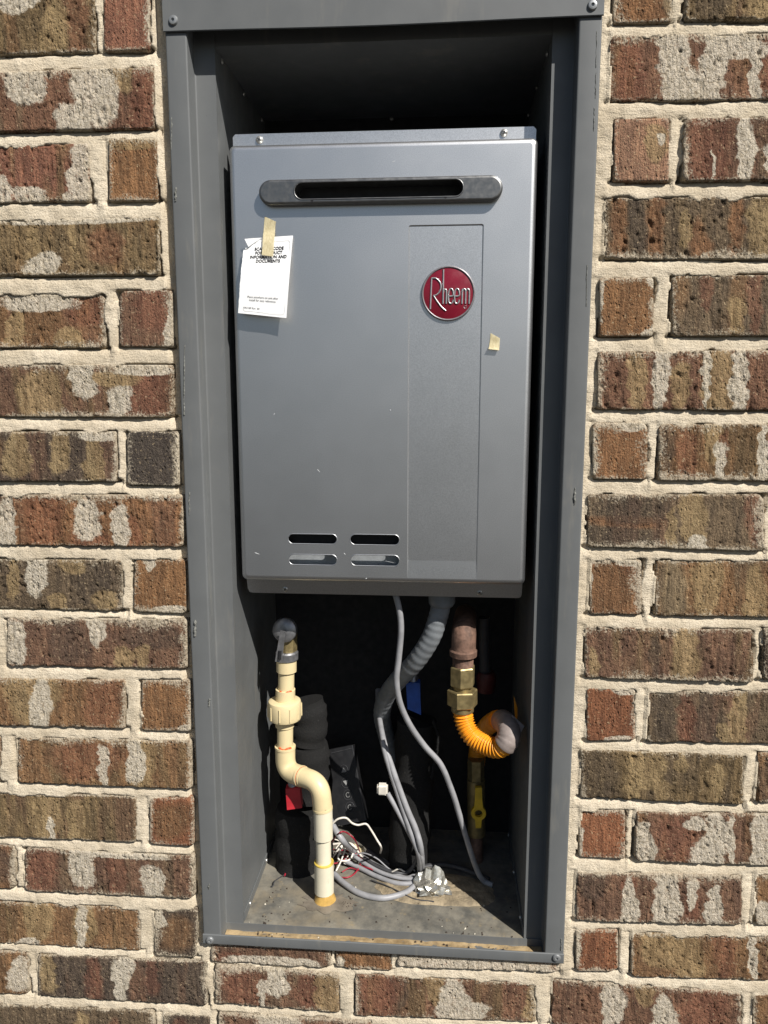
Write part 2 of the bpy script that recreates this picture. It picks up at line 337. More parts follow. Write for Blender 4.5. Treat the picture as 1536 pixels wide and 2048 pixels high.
# pixel outline of each brick face (left, right, top-left, top-right, bottom-left, bottom-right), colour, patches (kind, u, v, half-width, half-height)
BR = [
# left of the recess, from the top
(-150,193,-22,-28,116,108,'ol',[('t',.75,.6,.08,.5),('w',.55,.1,.14,.3),('r',.88,.5,.07,.8)],0),
(206,302,-28,-30,107,103,'rd',[('w',1.0,.4,.08,.5)],1),
(-58,311,146,129,268,260,'rb',[('w',.68,.42,.12,.55),('w',.56,.85,.10,.3),('w',.30,.25,.12,.3),('t',.83,.12,.05,.3),('r',.93,.5,.06,.9)],0),
(-170,182,292,283,412,406,'rd',[('w',.93,.6,.07,.6),('w',.50,.85,.06,.35),('w',.66,.9,.09,.2),('w',1,.2,.1,.2)],0),
(216,317,275,274,406,404,'hb',[('t',.5,.1,.5,.1)],1),
(-40,321,440,430,555,553,'ol',[('t',.30,.3,.03,.5),('w',.36,.75,.09,.2),('w',.6,.0,.4,.12),('r',.70,.5,.1,.3),('t',.52,.5,.02,.6)],0),
(-150,212,590,583,698,699,'br',[('w',.63,.12,.2,.22),('t',.5,.6,.05,.4),('t',.80,.85,.08,.25),('r',.9,.3,.12,.3)],0),
(236,347,579,577,696,697,'mb',[('w',.95,.7,.1,.5),('r',.6,.3,.3,.4)],1),
(-30,347,726,727,836,838,'mb',[('t',.28,.55,.10,.45),('w',.52,.15,.07,.5),('t',.34,.7,.07,.5),('r',.88,.5,.10,.7),('w',.85,.08,.15,.14),('t',.68,.3,.15,.14),('w',.72,.7,.06,.3)],0),
(-140,235,861,860,964,966,'dk',[('t',.70,.35,.05,.5),('t',.47,.4,.07,.5),('w',.92,.05,.12,.16),('br',.3,.5,.1,.5),('t',.88,.5,.05,.5)],0),
(253,360,860,861,972,975,'kd',[('d',.5,.5,.45,.5),('w',.98,.5,.06,.5)],1),
(-5,370,986,987,1092,1097,'ob',[('w',.48,.5,.07,.4),('w',.66,.65,.05,.45),('r',.25,.5,.1,.6),('w',.05,.6,.05,.6),('r',.72,.7,.05,.3),('r',.5,.9,.1,.2),('t',.44,.1,.02,.3)],0),
(-130,247,1115,1118,1218,1225,'gb',[('t',.42,.3,.03,.5),('w',.54,.25,.06,.5),('t',.73,.1,.07,.2),('d',.85,.5,.12,.4),('t',.9,.8,.06,.2),('t',.66,.85,.05,.2)],0),
(265,374,1117,1117,1226,1230,'hb',[('w',.7,.95,.3,.12),('w',.3,.1,.1,.15)],1),
(12,376,1233,1236,1334,1341,'mb',[('w',.50,.2,.05,.4),('w',.05,.5,.06,.5),('t',.65,.85,.05,.3),('t',.75,.8,.03,.3),('d',.8,.3,.15,.3),('d',.35,.4,.1,.5)],0),
(-120,253,1352,1358,1450,1459,'br',[('w',.55,.5,.06,.6),('t',.50,.4,.14,.6),('r',.88,.5,.1,.5),('d',.45,.6,.03,.4)],0),
(280,383,1359,1358,1464,1465,'hb',[('w',.9,.95,.2,.1)],1),
(-160,2,1470,1471,1564,1568,'br',[],0),
(34,386,1472,1479,1567,1580,'br',[('w',.68,.35,.05,.55),('t',.72,.5,.08,.5),('r',.4,.5,.2,.4),('w',.50,.6,.03,.5)],0),
(-100,275,1583,1590,1674,1686,'ol',[('t',.52,.5,.07,.6),('t',.68,.6,.05,.5),('w',.55,.8,.02,.3)],0),
(297,389,1594,1593,1691,1694,'hr',[('br',.5,.5,.5,.4)],1),
(-170,32,1686,1689,1776,1780,'br',[('d',.7,.5,.3,.4)],0),
(48,390,1694,1710,1784,1800,'mb',[('w',.34,.35,.08,.5),('w',.75,.65,.07,.4),('r',.55,.5,.06,.6),('r',.10,.5,.1,.5),('w',.55,.05,.3,.1)],0),
(-90,283,1797,1815,1884,1904,'br',[('t',.45,.4,.08,.5),('w',.68,.5,.03,.5),('t',.70,.4,.06,.5),('w',.4,.95,.06,.15)],0),
(306,396,1818,1820,1912,1917,'dk',[('br',.5,.5,.4,.4),('w',.1,.2,.2,.2)],1),
(-160,60,1899,1901,1985,1991,'br',[('w',.9,.5,.1,.4)],0),
(75,416,1906,1921,1993,2014,'dk',[('w',.50,.5,.06,.55),('r',.68,.4,.04,.4),('r',.33,.5,.05,.5),('t',.06,.4,.05,.5)],0),
(-70,312,2003,2020,2090,2108,'gb',[('t',.62,.6,.05,.5),('r',.78,.6,.05,.4)],0),
(325,424,2025,2030,2116,2122,'dk',[('r',.4,.5,.2,.4)],1),
# under the recess
(420,663,1885,1897,1926,1938,'mb',[('w',.5,.8,.4,.3),('r',.2,.7,.15,.3)],0),
(668,786,1897,1903,1938,1944,'ob',[('w',.1,.8,.1,.4)],0),
(792,1122,1903,1920,1936,1946,'pk',[('w',.4,.7,.6,.5),('w',.8,.8,.2,.3)],0),
(428,681,1927,1944,2007,2026,'mb',[('r',.25,.5,.18,.6),('w',.50,.3,.1,.4),('t',.9,.5,.1,.8),('w',.37,.7,.03,.4),('r',.75,.4,.1,.5)],0),
(708,1075,1946,1966,2033,2047,'rb',[('w',.55,.55,.09,.6),('r',.15,.5,.1,.6),('t',.45,.2,.05,.5),('w',.65,.85,.08,.3),('d',.25,.4,.04,.4),('t',.97,.5,.04,.5)],0),
(1101,1485,1957,1983,2052,2072,'rb',[('w',.33,.6,.06,.6),('w',.60,.7,.07,.5),('t',.5,.2,.05,.3),('r',.8,.4,.12,.5)],0),
(1502,1800,1986,2000,2078,2090,'br',[],0),
(435,745,2022,2040,2108,2126,'mb',[('w',.4,.2,.15,.3)],0),
(765,1085,2058,2066,2140,2150,'br',[],0),
# right of the recess, from the top
(1223,1347,-85,-88,50,47,'ob',[('g',.9,.5,.1,.5)],1),
(1367,1720,-86,-90,44,42,'ol',[('t',.5,.6,.14,.6),('d',.15,.6,.1,.4)],0),
(1216,1585,66,62,206,201,'rb',[('w',.36,.35,.09,.5),('w',.40,.8,.11,.3),('w',.56,.75,.07,.5),('w',.60,.35,.06,.4),('w',.72,.2,.14,.2),('w',.80,.6,.03,.6),('r',.12,.6,.08,.5),('r',.93,.5,.08,.5)],0),
(1225,1340,236,234,366,366,'pk',[('t',.75,.4,.2,.3),('w',.8,.35,.08,.1)],1),
(1362,1735,233,230,366,362,'mb',[('r',.15,.5,.12,.6),('w',.35,.6,.05,.5),('w',.35,.2,.03,.5),('w',.17,.8,.008,.3),('w',.5,.7,.05,.3)],0),
(1206,1570,392,390,521,522,'gb',[('o',.09,.6,.05,.8),('o',.29,.5,.05,.9),('o',.54,.7,.06,.4),('o',.74,.5,.04,.6),('t',.46,.5,.03,.3),('t',.88,.5,.08,.5),('d',.2,.4,.05,.5)],0),
(1196,1310,553,552,676,675,'hb',[('w',1,.05,.2,.15),('w',.0,.4,.08,.4),('w',.95,.95,.2,.12)],1),
(1341,1710,548,545,676,674,'gb',[('t',.36,.75,.04,.4),('r',.46,.4,.04,.6),('r',.2,.3,.04,.3)],0),
(1192,1570,701,696,822,824,'rb',[('w',.35,.35,.04,.5),('w',.33,.7,.03,.4),('t',.66,.5,.10,.7),('w',.76,.5,.05,.7),('w',.58,.5,.02,.6),('t',.22,.5,.05,.5),('t',.45,.6,.05,.4)],0),
(1182,1298,842,842,961,962,'ob',[('w',.7,.05,.25,.14),('w',.0,.4,.08,.5)],1),
(1314,1690,845,843,964,966,'br',[('r',.16,.6,.05,.5),('w',.34,.7,.03,.4),('t',.30,.3,.05,.4),('w',.57,.5,.03,.6),('r',.36,.4,.03,.3),('d',.05,.4,.04,.4)],0),
(1172,1530,986,985,1096,1105,'gb',[('t',.60,.4,.08,.5),('t',.48,.65,.03,.4),('w',.62,.9,.06,.2),('o',.22,.52,.25,.12),('d',.25,.3,.2,.25),('d',.2,.8,.2,.2),('r',.95,.4,.06,.5)],0),
(1553,1900,990,990,1108,1110,'br',[],0),
(1177,1286,1116,1117,1231,1232,'hr',[('w',.7,.05,.25,.1),('br',.4,.5,.6,.6),('w',.0,.5,.06,.5)],1),
(1308,1690,1118,1116,1234,1238,'br',[('t',.28,.5,.08,.5),('t',.54,.6,.06,.5),('g',.1,.5,.08,.6)],0),
(1167,1508,1250,1257,1358,1367,'mb',[('t',.60,.35,.07,.6),('t',.62,.75,.05,.4),('d',.42,.6,.03,.4),('t',.06,.7,.03,.3)],0),
(1524,1880,1254,1258,1364,1368,'dk',[],0),
(1171,1274,1374,1376,1484,1483,'hr',[('w',.8,.05,.3,.1),('w',.6,.97,.3,.08)],1),
(1292,1670,1379,1380,1487,1492,'gb',[('t',.49,.5,.05,.7),('r',.22,.5,.05,.5),('d',.33,.5,.06,.6),('t',.42,.8,.03,.2),('d',.1,.5,.06,.5)],0),
(1158,1489,1496,1508,1598,1611,'ol',[('t',.40,.3,.12,.45),('t',.33,.75,.05,.3),('t',.50,.8,.05,.25),('t',.82,.6,.05,.4),('d',.1,.5,.14,.5),('t',.62,.2,.04,.2)],0),
(1513,1880,1503,1506,1608,1611,'br',[('d',.1,.5,.1,.5)],0),
(1156,1253,1616,1619,1717,1720,'hr',[('w',.0,.5,.1,.6)],1),
(1268,1620,1621,1628,1724,1736,'mb',[('r',.25,.6,.12,.5),('w',.42,.8,.10,.4),('w',.47,.3,.06,.4),('w',.55,.6,.02,.6),('w',.72,.5,.06,.6),('w',.06,.6,.06,.4),('w',.35,.2,.06,.15)],0),
(1150,1485,1741,1748,1843,1851,'mb',[('w',.55,.5,.08,.6),('w',.33,.6,.05,.5),('w',.83,.6,.05,.4),('r',.32,.3,.05,.2),('r',.70,.7,.05,.4),('d',.1,.3,.08,.3),('w',.7,.4,.04,.3)],0),
(1508,1870,1748,1752,1853,1858,'br',[('w',.05,.8,.05,.3)],0),
(1149,1239,1857,1858,1945,1946,'hr',[('w',.0,.3,.14,.5),('d',.0,.2,.1,.2)],1),
(1260,1630,1864,1871,1956,1966,'br',[('t',.22,.35,.16,.45),('t',.35,.7,.03,.4),('w',.67,.5,.03,.5),('t',.32,.5,.08,.5),('r',.52,.5,.06,.5),('t',.8,.5,.05,.5)],0),
]
STEP = .0018
quads = []
def make_brick(idx, spec):
    xl, xr, ytl, ytr, ybl, ybr, cn, patches, header = spec
    rs = np.random.RandomState(idx*7+3)
    A, B, Cc, D = at(xl, ytl, YB), at(xr, ytr, YB), at(xl, ybl, YB), at(xr, ybr, YB)
    L = (np.linalg.norm(B-A)+np.linalg.norm(D-Cc))/2; H = (np.linalg.norm(A-Cc)+np.linalg.norm(B-D))/2
    quads.append((A, B, Cc, D))
    nx = max(8, int(L/STEP)); nz = max(6, int(H/STEP))
    U, Vv = np.meshgrid(np.linspace(0, 1, nx+1), np.linspace(0, 1, nz+1))
    X = (A[0]*(1-U)+B[0]*U)*(1-Vv)+(Cc[0]*(1-U)+D[0]*U)*Vv
    Z = (A[2]*(1-U)+B[2]*U)*(1-Vv)+(Cc[2]*(1-U)+D[2]*U)*Vv
    lu, lv = U*L, Vv*H
    # ragged arrises: the distance to the edge is bent by noise
    wob = lambda t, s, a: (fbm(t*55+s*13.1, t*0+s, idx*5+s, 3)-.5)*a
    am = .0030 if header else .0048
    dl = lu-np.abs(wob(lv, 1, am))*1.6; dr = L-lu-np.abs(wob(lv, 2, am))*1.6
    dt = lv-np.abs(wob(lu, 3, am))*1.6; db = H-lv-np.abs(wob(lu, 4, am))*1.6
    for (a, b, su, sv) in ((dl, dt, 0, 0), (dr, dt, 1, 0), (dl, db, 0, 1), (dr, db, 1, 1)):
        pass
    rc = .004+rs.rand()*.006
    dx = np.minimum(dl, dr); dz = np.minimum(dt, db)
    d = np.where((dx < rc) & (dz < rc), rc-np.sqrt(np.maximum(rc-dx, 0)**2+np.maximum(rc-dz, 0)**2), np.minimum(dx, dz))
    e = np.clip(d/.0022, -1, 1); drop = np.where(e > 0, (1-np.sqrt(np.clip(1-(1-e)**2, 0, 1)))*.0016, .0016+(-e)*.009)
    rim = (U == 0) | (U == 1) | (Vv == 0) | (Vv == 1)
    drop = np.where(rim, .02, drop)
    sx, sz = X*1000, Z*1000
    rel = (fbm(sx/9+idx*3, sz/26, idx, 3)-.5)*(.0008 if header else .0015)+(fbm(sx/4, sz/9, idx+50, 3)-.5)*(.0006 if header else .0013)
    rel += (fbm(sx/60, sz/60, idx+90, 2)-.5)*.0016
    npit = int((60 if header else 300)*L*H/(.2*.07)*(.15+.95*rs.rand()))
    for _ in range(npit):
        pu, pv = rs.rand()*L, rs.rand()*H; a = .0009+rs.rand()**3*.0018; b = a*(.7+rs.rand()*1.3)
        if header: a *= .6; b *= .6
        if rs.rand() < .12: a, b = .0009, .006+rs.rand()*.009
        i0, i1 = int(max(0, (pu-3*a)/L*nx)), int(min(nx, (pu+3*a)/L*nx))+1
        j0, j1 = int(max(0, (pv-3*b)/H*nz)), int(min(nz, (pv+3*b)/H*nz))+1
        q = ((lu[j0:j1, i0:i1]-pu)/a)**2+((lv[j0:j1, i0:i1]-pv)/b)**2
        rel[j0:j1, i0:i1] += np.clip(1.15-q, 0, 1)*(.0010+rs.rand()*.0020)*(.5 if header else 1)
    proud = rs.rand()*.0026-.0006
    tilt = (U-.5)*(rs.rand()-.5)*.003+(Vv-.5)*(rs.rand()-.7)*.003
    Y = YB-proud+drop+rel*np.clip(e*1.5, 0, 1)+tilt
    n = nx+1
    verts = np.stack([X, Y, Z], -1).reshape(-1, 3)
    ii, jj = np.meshgrid(np.arange(nx), np.arange(nz)); b0 = (jj*n+ii).ravel()
    faces = np.stack([b0, b0+n, b0+n+1, b0+1], -1)
    me = bpy.data.meshes.new('brick'); me.vertices.add(len(verts)); me.vertices.foreach_set('co', verts.ravel())
    me.loops.add(faces.size); me.loops.foreach_set('vertex_index', faces.ravel().astype(np.int32))
    me.polygons.add(len(faces)); me.polygons.foreach_set('loop_start', np.arange(0, faces.size, 4, dtype=np.int32))
    me.update()
    # pigment masks
    M = np.zeros((4,)+U.shape); M[3] = 0
    base = np.array(lin(CL[cn])); bcol = np.ones(U.shape+(4,)); bcol[..., :3] = base*(.98+.22*rs.rand())
    for kd, u, v, ru, rv in patches:
        wu = (fbm(lv*120, lu*60, idx*3+int(u*90), 3)-.5)*.10*.2/max(L, .05); wv = (fbm(lu*90, lv*40, idx*3+int(v*90)+7, 3)-.5)*.5
        tp = (rs.rand()-.5)*1.5; sk = (rs.rand()-.5)*.5; vr = (Vv-v)/rv; ww = ru*np.clip(1+tp*vr*.6, .25, 1.8)
        r = ((np.abs(U+wu*.6-u-sk*ru*vr)/ww)**2.2+np.abs(vr+wv*.25)**3)**.42; m = np.clip(.5+(1-r)*1.3, 0, 1)
        if kd in 'twgd' or kd == 'r' or kd == 'o':
            if kd == 'o':
                f = np.clip(m*1.4-.4, 0, 1)[..., None]; bcol[..., :3] = bcol[..., :3]*(1-f*.75)+np.array(lin((134,98,71)))*f*.75
            elif kd == 'g':
                f = np.clip(m*1.4-.4, 0, 1)[..., None]; bcol[..., :3] = bcol[..., :3]*(1-f)+np.array(lin((140,122,96)))*f
            else:
                c_ = {'t': 0, 'w': 1, 'd': 2, 'r': 3}[kd]; M[c_] = np.maximum(M[c_], m)
        else:
            f = np.clip(m*1.2-.4, 0, 1)[..., None]; bcol[..., :3] = bcol[..., :3]*(1-f)+np.array(lin(CL[kd]))*f
    if not header:   # vertical runs of slightly different body colour
        s1 = fbm(sx/14, sz/90, idx+200, 2); f = np.clip((s1-.5)*3, 0, .7)[..., None]
        alt = np.array(lin(CL[['br','rb','gb','ol','mb'][idx % 5]])); bcol[..., :3] = bcol[..., :3]*(1-f)+alt*f
    edge = np.zeros(U.shape)
    for q_, (ds_, t_) in enumerate(((lu, lv), (L-lu, lv), (lv, lu), (H-lv, lu))):
        wd = (.006+.013*rs.rand())*(.45+1.1*fbm(t_*28+q_*9.1, t_*0, idx+400+q_, 2)); edge = np.maximum(edge, np.clip(1.05-ds_/wd, 0, 1)*(.55+.4*rs.rand()))
    mk = np.stack([M[0], M[1], M[2], edge], -1)
    for nm, arr in (('bcol', bcol), ('mask', mk)):
        at_ = me.attributes.new(nm, 'FLOAT_COLOR', 'POINT'); at_.data.foreach_set('color', arr.reshape(-1).astype(np.float32))
    ar = me.attributes.new('red', 'FLOAT', 'POINT'); ar.data.foreach_set('value', M[3].ravel().astype(np.float32))
    return link('brick', me, BRICK, wall, 0)
for i, b in enumerate(BR):
    o = make_brick(i, b); o.data.polygons.foreach_set('use_smooth', [True]*len(o.data.polygons))

# mortar bed: raised to the arris below each joint, raked back under the brick above
x0, x1, z0, z1, st = -.52, .56, -.16, 1.19, .0020
gx = np.arange(x0, x1+st, st); gz = np.arange(z0, z1+st, st); X, Z = np.meshgrid(gx, gz)
under = np.full(X.shape, .05); side = np.full(X.shape, .05); inside = np.zeros(X.shape); nin = fbm(X*38, Z*38, 777, 3)
for A, B, Cc, D in quads:
    bl, br_ = min(A[0], Cc[0]), max(B[0], D[0])
    t = np.clip((X-bl)/max(br_-bl, 1e-6), 0, 1); bot = Cc[2]*(1-t)+D[2]*t; top = A[2]*(1-t)+B[2]*t
    inx = (X > bl-.002) & (X < br_+.002); dd = bot-Z
    under = np.where(inx & (dd > -.004) & (dd < under), dd, under)
    mg = .0012+.0075*np.clip(nin-.36, 0, 1)*2; inside = np.where((X > bl+mg) & (X < br_-mg) & (Z < top-mg) & (Z > bot+.0012), 1.0, inside)
    inz = (Z < top) & (Z > bot); ds = np.abs(bl-X); side = np.where(inz & (bl-X > -.002) & (ds < side), ds, side)
n1 = fbm(X*45, Z*45, 900, 4); n2 = fbm(X*160, Z*160, 901, 3); n3 = fbm(X*12, Z*12, 902, 2); n4 = fbm(X*30, Z*110, 903, 2)
rake = .15+1.8*n3
Y = YB+.0004+np.exp(-np.maximum(under, 0)/.0050)*.0036*rake+np.exp(-side/.0045)*.0024*rake+(n1-.5)*.0030+(n2-.5)*.0016+(n4-.5)*.0010+inside*.016
Y += np.where((np.abs(X) > .228) & (X < 0) & (X > -.246) & (Z > -.02), .006, 0)      # caulk gap left of the frame
nxm, nzm = len(gx), len(gz)
ii, jj = np.meshgrid(np.arange(nxm-1), np.arange(nzm-1)); b0 = jj*nxm+ii
cx = X[:-1, :-1]+st/2; cz = Z[:-1, :-1]+st/2
keep = ~((np.abs(cx) < .222) & (cz > -.006) & (cz < 1.12)); b0 = b0[keep]
faces = np.stack([b0, b0+1, b0+nxm+1, b0+nxm], -1)
me = bpy.data.meshes.new('mortar'); me.vertices.add(X.size); me.vertices.foreach_set('co', np.stack([X, Y, Z], -1).ravel())
me.loops.add(faces.size); me.loops.foreach_set('vertex_index', faces.ravel().astype(np.int32))
me.polygons.add(len(faces)); me.polygons.foreach_set('loop_start', np.arange(0, faces.size, 4, dtype=np.int32)); me.update()
o = link('mortar', me, MORTAR, wall, 0); me.polygons.foreach_set('use_smooth', [True]*len(me.polygons))
# the wall goes on beyond the picture: plain bricks on a flat bed
ex = MB(); W0, W1, ZB, ZTP = -3.2, 3.2, -.78, 2.3
for a, b, c_, d_ in ((W0, x0, ZB, ZTP), (gx[-1], W1, ZB, ZTP), (x0, gx[-1], ZB, z0), (x0, gx[-1], gz[-1], ZTP)):
    ex.add([(a, YB+.004, c_), (b, YB+.004, c_), (b, YB+.004, d_), (a, YB+.004, d_)], [(0,1,2,3)])
ex.build('mortar', MORTAR, wall, 0)
rows = {}
for A, B, Cc, D in quads: rows.setdefault(round((A[2]+Cc[2])/2, 3), []).append((min(A[0], Cc[0]), max(B[0], D[0])))
ev, ef, ec = [], [], []; rng = random.Random(5); PIT = .0794
def plain(xa, xb, za, zb):
    b = len(ev); j = lambda: (rng.random()-.5)*.003; yy = YB-rng.random()*.002; c = CL[rng.choice(['br','rb','gb','mb','ol','br','dk'])]
    P = [(xa+j(), za+j()), (xb+j(), za+j()), (xb+j(), zb+j()), (xa+j(), zb+j())]; i_ = .003
    Q = [(P[0][0]+i_, P[0][1]+i_), (P[1][0]-i_, P[1][1]+i_), (P[2][0]-i_, P[2][1]-i_), (P[3][0]+i_, P[3][1]-i_)]
    ev.extend([(p[0], YB+.012, p[1]) for p in P]+[(q[0], yy, q[1]) for q in Q])
    ef.extend([tuple(b+k for k in f) for f in ((4,5,6,7),(0,1,5,4),(1,2,6,5),(2,3,7,6),(3,0,4,7))]); ec.extend([lin(c)]*8)
def fill(xa, xb, za, right):
    x = xa
    if right:
        while x < xb: plain(x, x+.19, za, za+.068); x += .2
    else:
        x = xb
        while x > xa: plain(x-.19, x, za, za+.068); x -= .2
ZL, ZR = 1.0636+.0024, 1.0720+.0024
for k in range(-15, 24):
    zl, zr = ZL-PIT*(k+1)+.005, ZR-PIT*(k+1)+.005
    if zl > ZB:
        lo = [q for q in quads if abs((q[0][2]+q[2][2])/2-(zl+.034)) < .03 and q[0][0] < -.2]
        xe = min([min(q[0][0], q[2][0]) for q in lo])-.010 if lo else (-.25 if 0 <= k <= 12 else 0)
        fill(W0, xe-(0 if lo else (k % 2)*.1), zl, False)
    if zr > ZB:
        lo = [q for q in quads if abs((q[1][2]+q[3][2])/2-(zr+.034)) < .03 and q[1][0] > .2]
        xe = max([max(q[1][0], q[3][0]) for q in lo])+.010 if lo else (.25 if 0 <= k <= 12 else .01)
        fill(xe-(0 if lo else (k % 2)*.1 if xe > .1 else 0), W1, zr, True)
me = bpy.data.meshes.new('plain_bricks'); me.from_pydata(ev, [], ef); me.update()
a_ = me.attributes.new('bcol', 'FLOAT_COLOR', 'POINT'); a_.data.foreach_set('color', [v for c in ec for v in (*c, 1)])
a_ = me.attributes.new('mask', 'FLOAT_COLOR', 'POINT'); a_.data.foreach_set('color', [v for c in ec for v in (.15, .1, .1, .25)])
a_ = me.attributes.new('red', 'FLOAT', 'POINT'); a_.data.foreach_set('value', [.2]*len(ec))
o = link('plain_bricks', me, BRICK, wall, 0); o['kind'] = 'stuff'

# ------------------------------------------------------------------ recess box and its face frame
XO, XI, XB, D1, ZT, ZC, ZF, ZR0, YBK = .2333, .2093, .1855, .0235, 1.0874, 1.0825, .0012, -.0115, .262
rec = thing('recess_box', 'grey painted steel recess box set into the brick wall', 'recess box', (0, 0, ZR0))
for s in (-1, 1):
    pr = arcs([(s*XO, .014), (s*XO, 0), (s*XI, 0), (s*XI, D1), (s*XB, D1)], .0022)
    MB().sheet(pr, ZR0+.0012, 1.15, .0011*(-s)).build('side_jamb', FRAME, rec)
    b = MB(); b.box(min(s*(XB+.0004), s*(XB+.0016)), max(s*(XB+.0004), s*(XB+.0016)), D1+.0014, YBK, -.004, ZC+.004)
    b.build('side_panel', FRAME, rec)
    b = MB(); b.box(min(s*(XB-.0012), s*(XB+.0002)), max(s*(XB-.0012), s*(XB+.0002)), D1+.004, YBK-.01, ZF, ZF+.012)
    b.build('floor_flange', FRAME, rec)
# top bar with a slight sag of its lower edge
tv = []; tf = []; NS = 24
for i in range(NS+1):
    x = -XO-.0006+(2*XO+.0012)*i/NS; sag = .0018*math.sin(math.pi*i/NS)**2
    tv += [(x, -.0030, 1.155), (x, -.0030, ZT+.0010-sag), (x, -.0022, ZT-sag), (x, .0006-.0020, ZT+.0006-sag), (x, .0006-.0020, 1.155)]
for i in range(NS):
    for k in range(4): tf.append((i*5+k, (i+1)*5+k, (i+1)*5+k+1, i*5+k+1))
MB().add(tv, tf).build('top_bar', FRAME, rec, 30)
b = MB(); b.sheet([(D1+.0014, 1.15), (D1+.0014, ZC), (YBK, ZC)], -XI, XI, .0011, 'x'); b.build('ceiling_panel', FRAME, rec)
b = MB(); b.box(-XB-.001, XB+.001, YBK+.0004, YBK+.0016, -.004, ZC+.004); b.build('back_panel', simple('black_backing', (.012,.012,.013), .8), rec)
b = MB(); b.sheet(arcs([(.012, -.0132), (-.0012, -.0132), (-.0012, 0), (.0006, 0), (.0006, -.006)], .0012, 3), -XO, XO, .0004, 'x'); b.build('bottom_bar', FRAME, rec)
b = MB(); b.sheet(arcs([(.0008, ZR0), (D1-.0005, ZR0), (D1-.0005, ZF-.0004)], .002), -XI, XI, .0008, 'x'); b.build('sill', FRAME, rec)
# dirt lying on the sill
xs = np.linspace(-XI+.001, XI-.001, 150); ys = np.linspace(.0022, D1-.0015, 9); X, Y = np.meshgrid(xs, ys)
Zd = ZR0-.0002+fbm(X*70, Y*260, 31, 3)*.0032-.0002+.0012*np.abs(Y-D1/2)/D1
v = np.stack([X, Y, Zd], -1).reshape(-1, 3); n = len(xs)
MB().add(v, [(j*n+i, j*n+i+1, (j+1)*n+i+1, (j+1)*n+i) for j in range(8) for i in range(n-1)]).build('sill_dirt', DIRT, rec, 80, kind='stuff')
xs = np.linspace(-XB, XB, 90); ys = np.linspace(D1, YBK, 60); X, Y = np.meshgrid(xs, ys)
Zd = ZF+(fbm(X*14, Y*14, 41, 3)-.5)*.0016-np.where(Y < D1+.001, .0012, 0)
v = np.stack([X, Y, Zd], -1).reshape(-1, 3); n = len(xs)
MB().add(v, [(j*n+i, j*n+i+1, (j+1)*n+i+1, (j+1)*n+i) for j in range(59) for i in range(n-1)]).build('floor_pan', FLOOR, rec, 80)
def pan_screw(p, ax, r, m, parent, hole=False, name='screw'):
    b = MB(); pf = [(0, r), (r*.25, r*.98), (r*.55, r*.8), (r*.7, r*.5), (r*.72, r*.3)]
    if hole: pf = [(0, r), (r*.2, r*.98), (r*.42, r*.82), (r*.5, r*.5), (r*.5, r*.34), (r*.15, r*.30), (r*.15, 0)]
    else: pf += [(r*.74, 0)]
    b.lathe(p, ax, pf, 18)
    o = b.build(name, m, parent, 35)
    if not hole and name == 'screw':
        a = np.array(ax, float); a /= np.linalg.norm(a); t = np.array([0, 0, 1.0]) if abs(a[2]) < .9 else np.array([1.0, 0, 0])
        u = np.cross(a, t); c = np.array(p)+a*r*.70; x = MB()
        for d1, d2 in ((u*.87+t*.5, t*.87-u*.5), (t*.87-u*.5, u*.87+t*.5)):
            q = [c+d1*r*.5*i+d2*r*.1*j for i, j in ((-1,-1),(1,-1),(1,1),(-1,1))]; x.add([k+a*r*.06 for k in q], [(0,1,2,3)])
        x.build('recess', BLACK, o, 0)
    return o
for px, py, y in ((347, 41, -.0030), (1185, 11, -.0030), (420, 1880, -.0018), (1113, 1915, -.0018)):
    pan_screw(at(px, py, y), (0, -1, 0), .0052, RIVET, rec, True, 'rivet')
for y in (.048, .145, .24):
    for s in (-1, 1):
        pan_screw((s*(XB-.0008), y+.01*(s > 0), ZC-.006), (-s, 0, 0), .0028, SCREW, rec)
        pan_screw((s*(XB-.0012), y+.006, ZF+.006), (-s, 0, 0), .0032, SCREW, rec)
for px in (545, 783): pan_screw(at(px, 238, YBK), (0, -1, 0), .0028, SCREW, rec)
CHIP = simple('chipped_paint', lin((120,120,114)), .8, 0, .5, 400, .9, 600, .001)
def scuff(px, py, py2, w, y=-.0003, seed=0, m=None):
    rs_ = np.random.RandomState(seed); n_ = 10; P_ = []
    for k in range(n_): t = k/(n_-1); q = at(px-1.0*t+rs_.normal()*.45, py+(py2-py)*t, y); P_.append(q)
    MB().tube(P_, [w*(.25+.75*rs_.rand()) for _ in range(n_)], 6).build('paint_chip', m or CHIP, rec, 60)
for i_, (px, py, py2, w) in enumerate(((1193, 62, 135, .0003), (1192, 145, 196, .0004), (1189, 215, 262, .0005), (1174, 530, 612, .0006), (1150, 975, 1010, .0016), (343, 235, 300, .0008), (352, 375, 402, .0014), (369, 690, 830, .0011), (379, 985, 1030, .0010), (391, 1240, 1272, .0022), (419, 1398, 1412, .0016), (418.5, 1768, 1778, .0018), (1123, 1878, 1900, .0012))):
    scuff(px, py, py2, w, seed=i_)
scuff(765, 1893, 1893.5, .0012, .012, 40, simple('rusty_slot', lin((92,62,44)), .9))

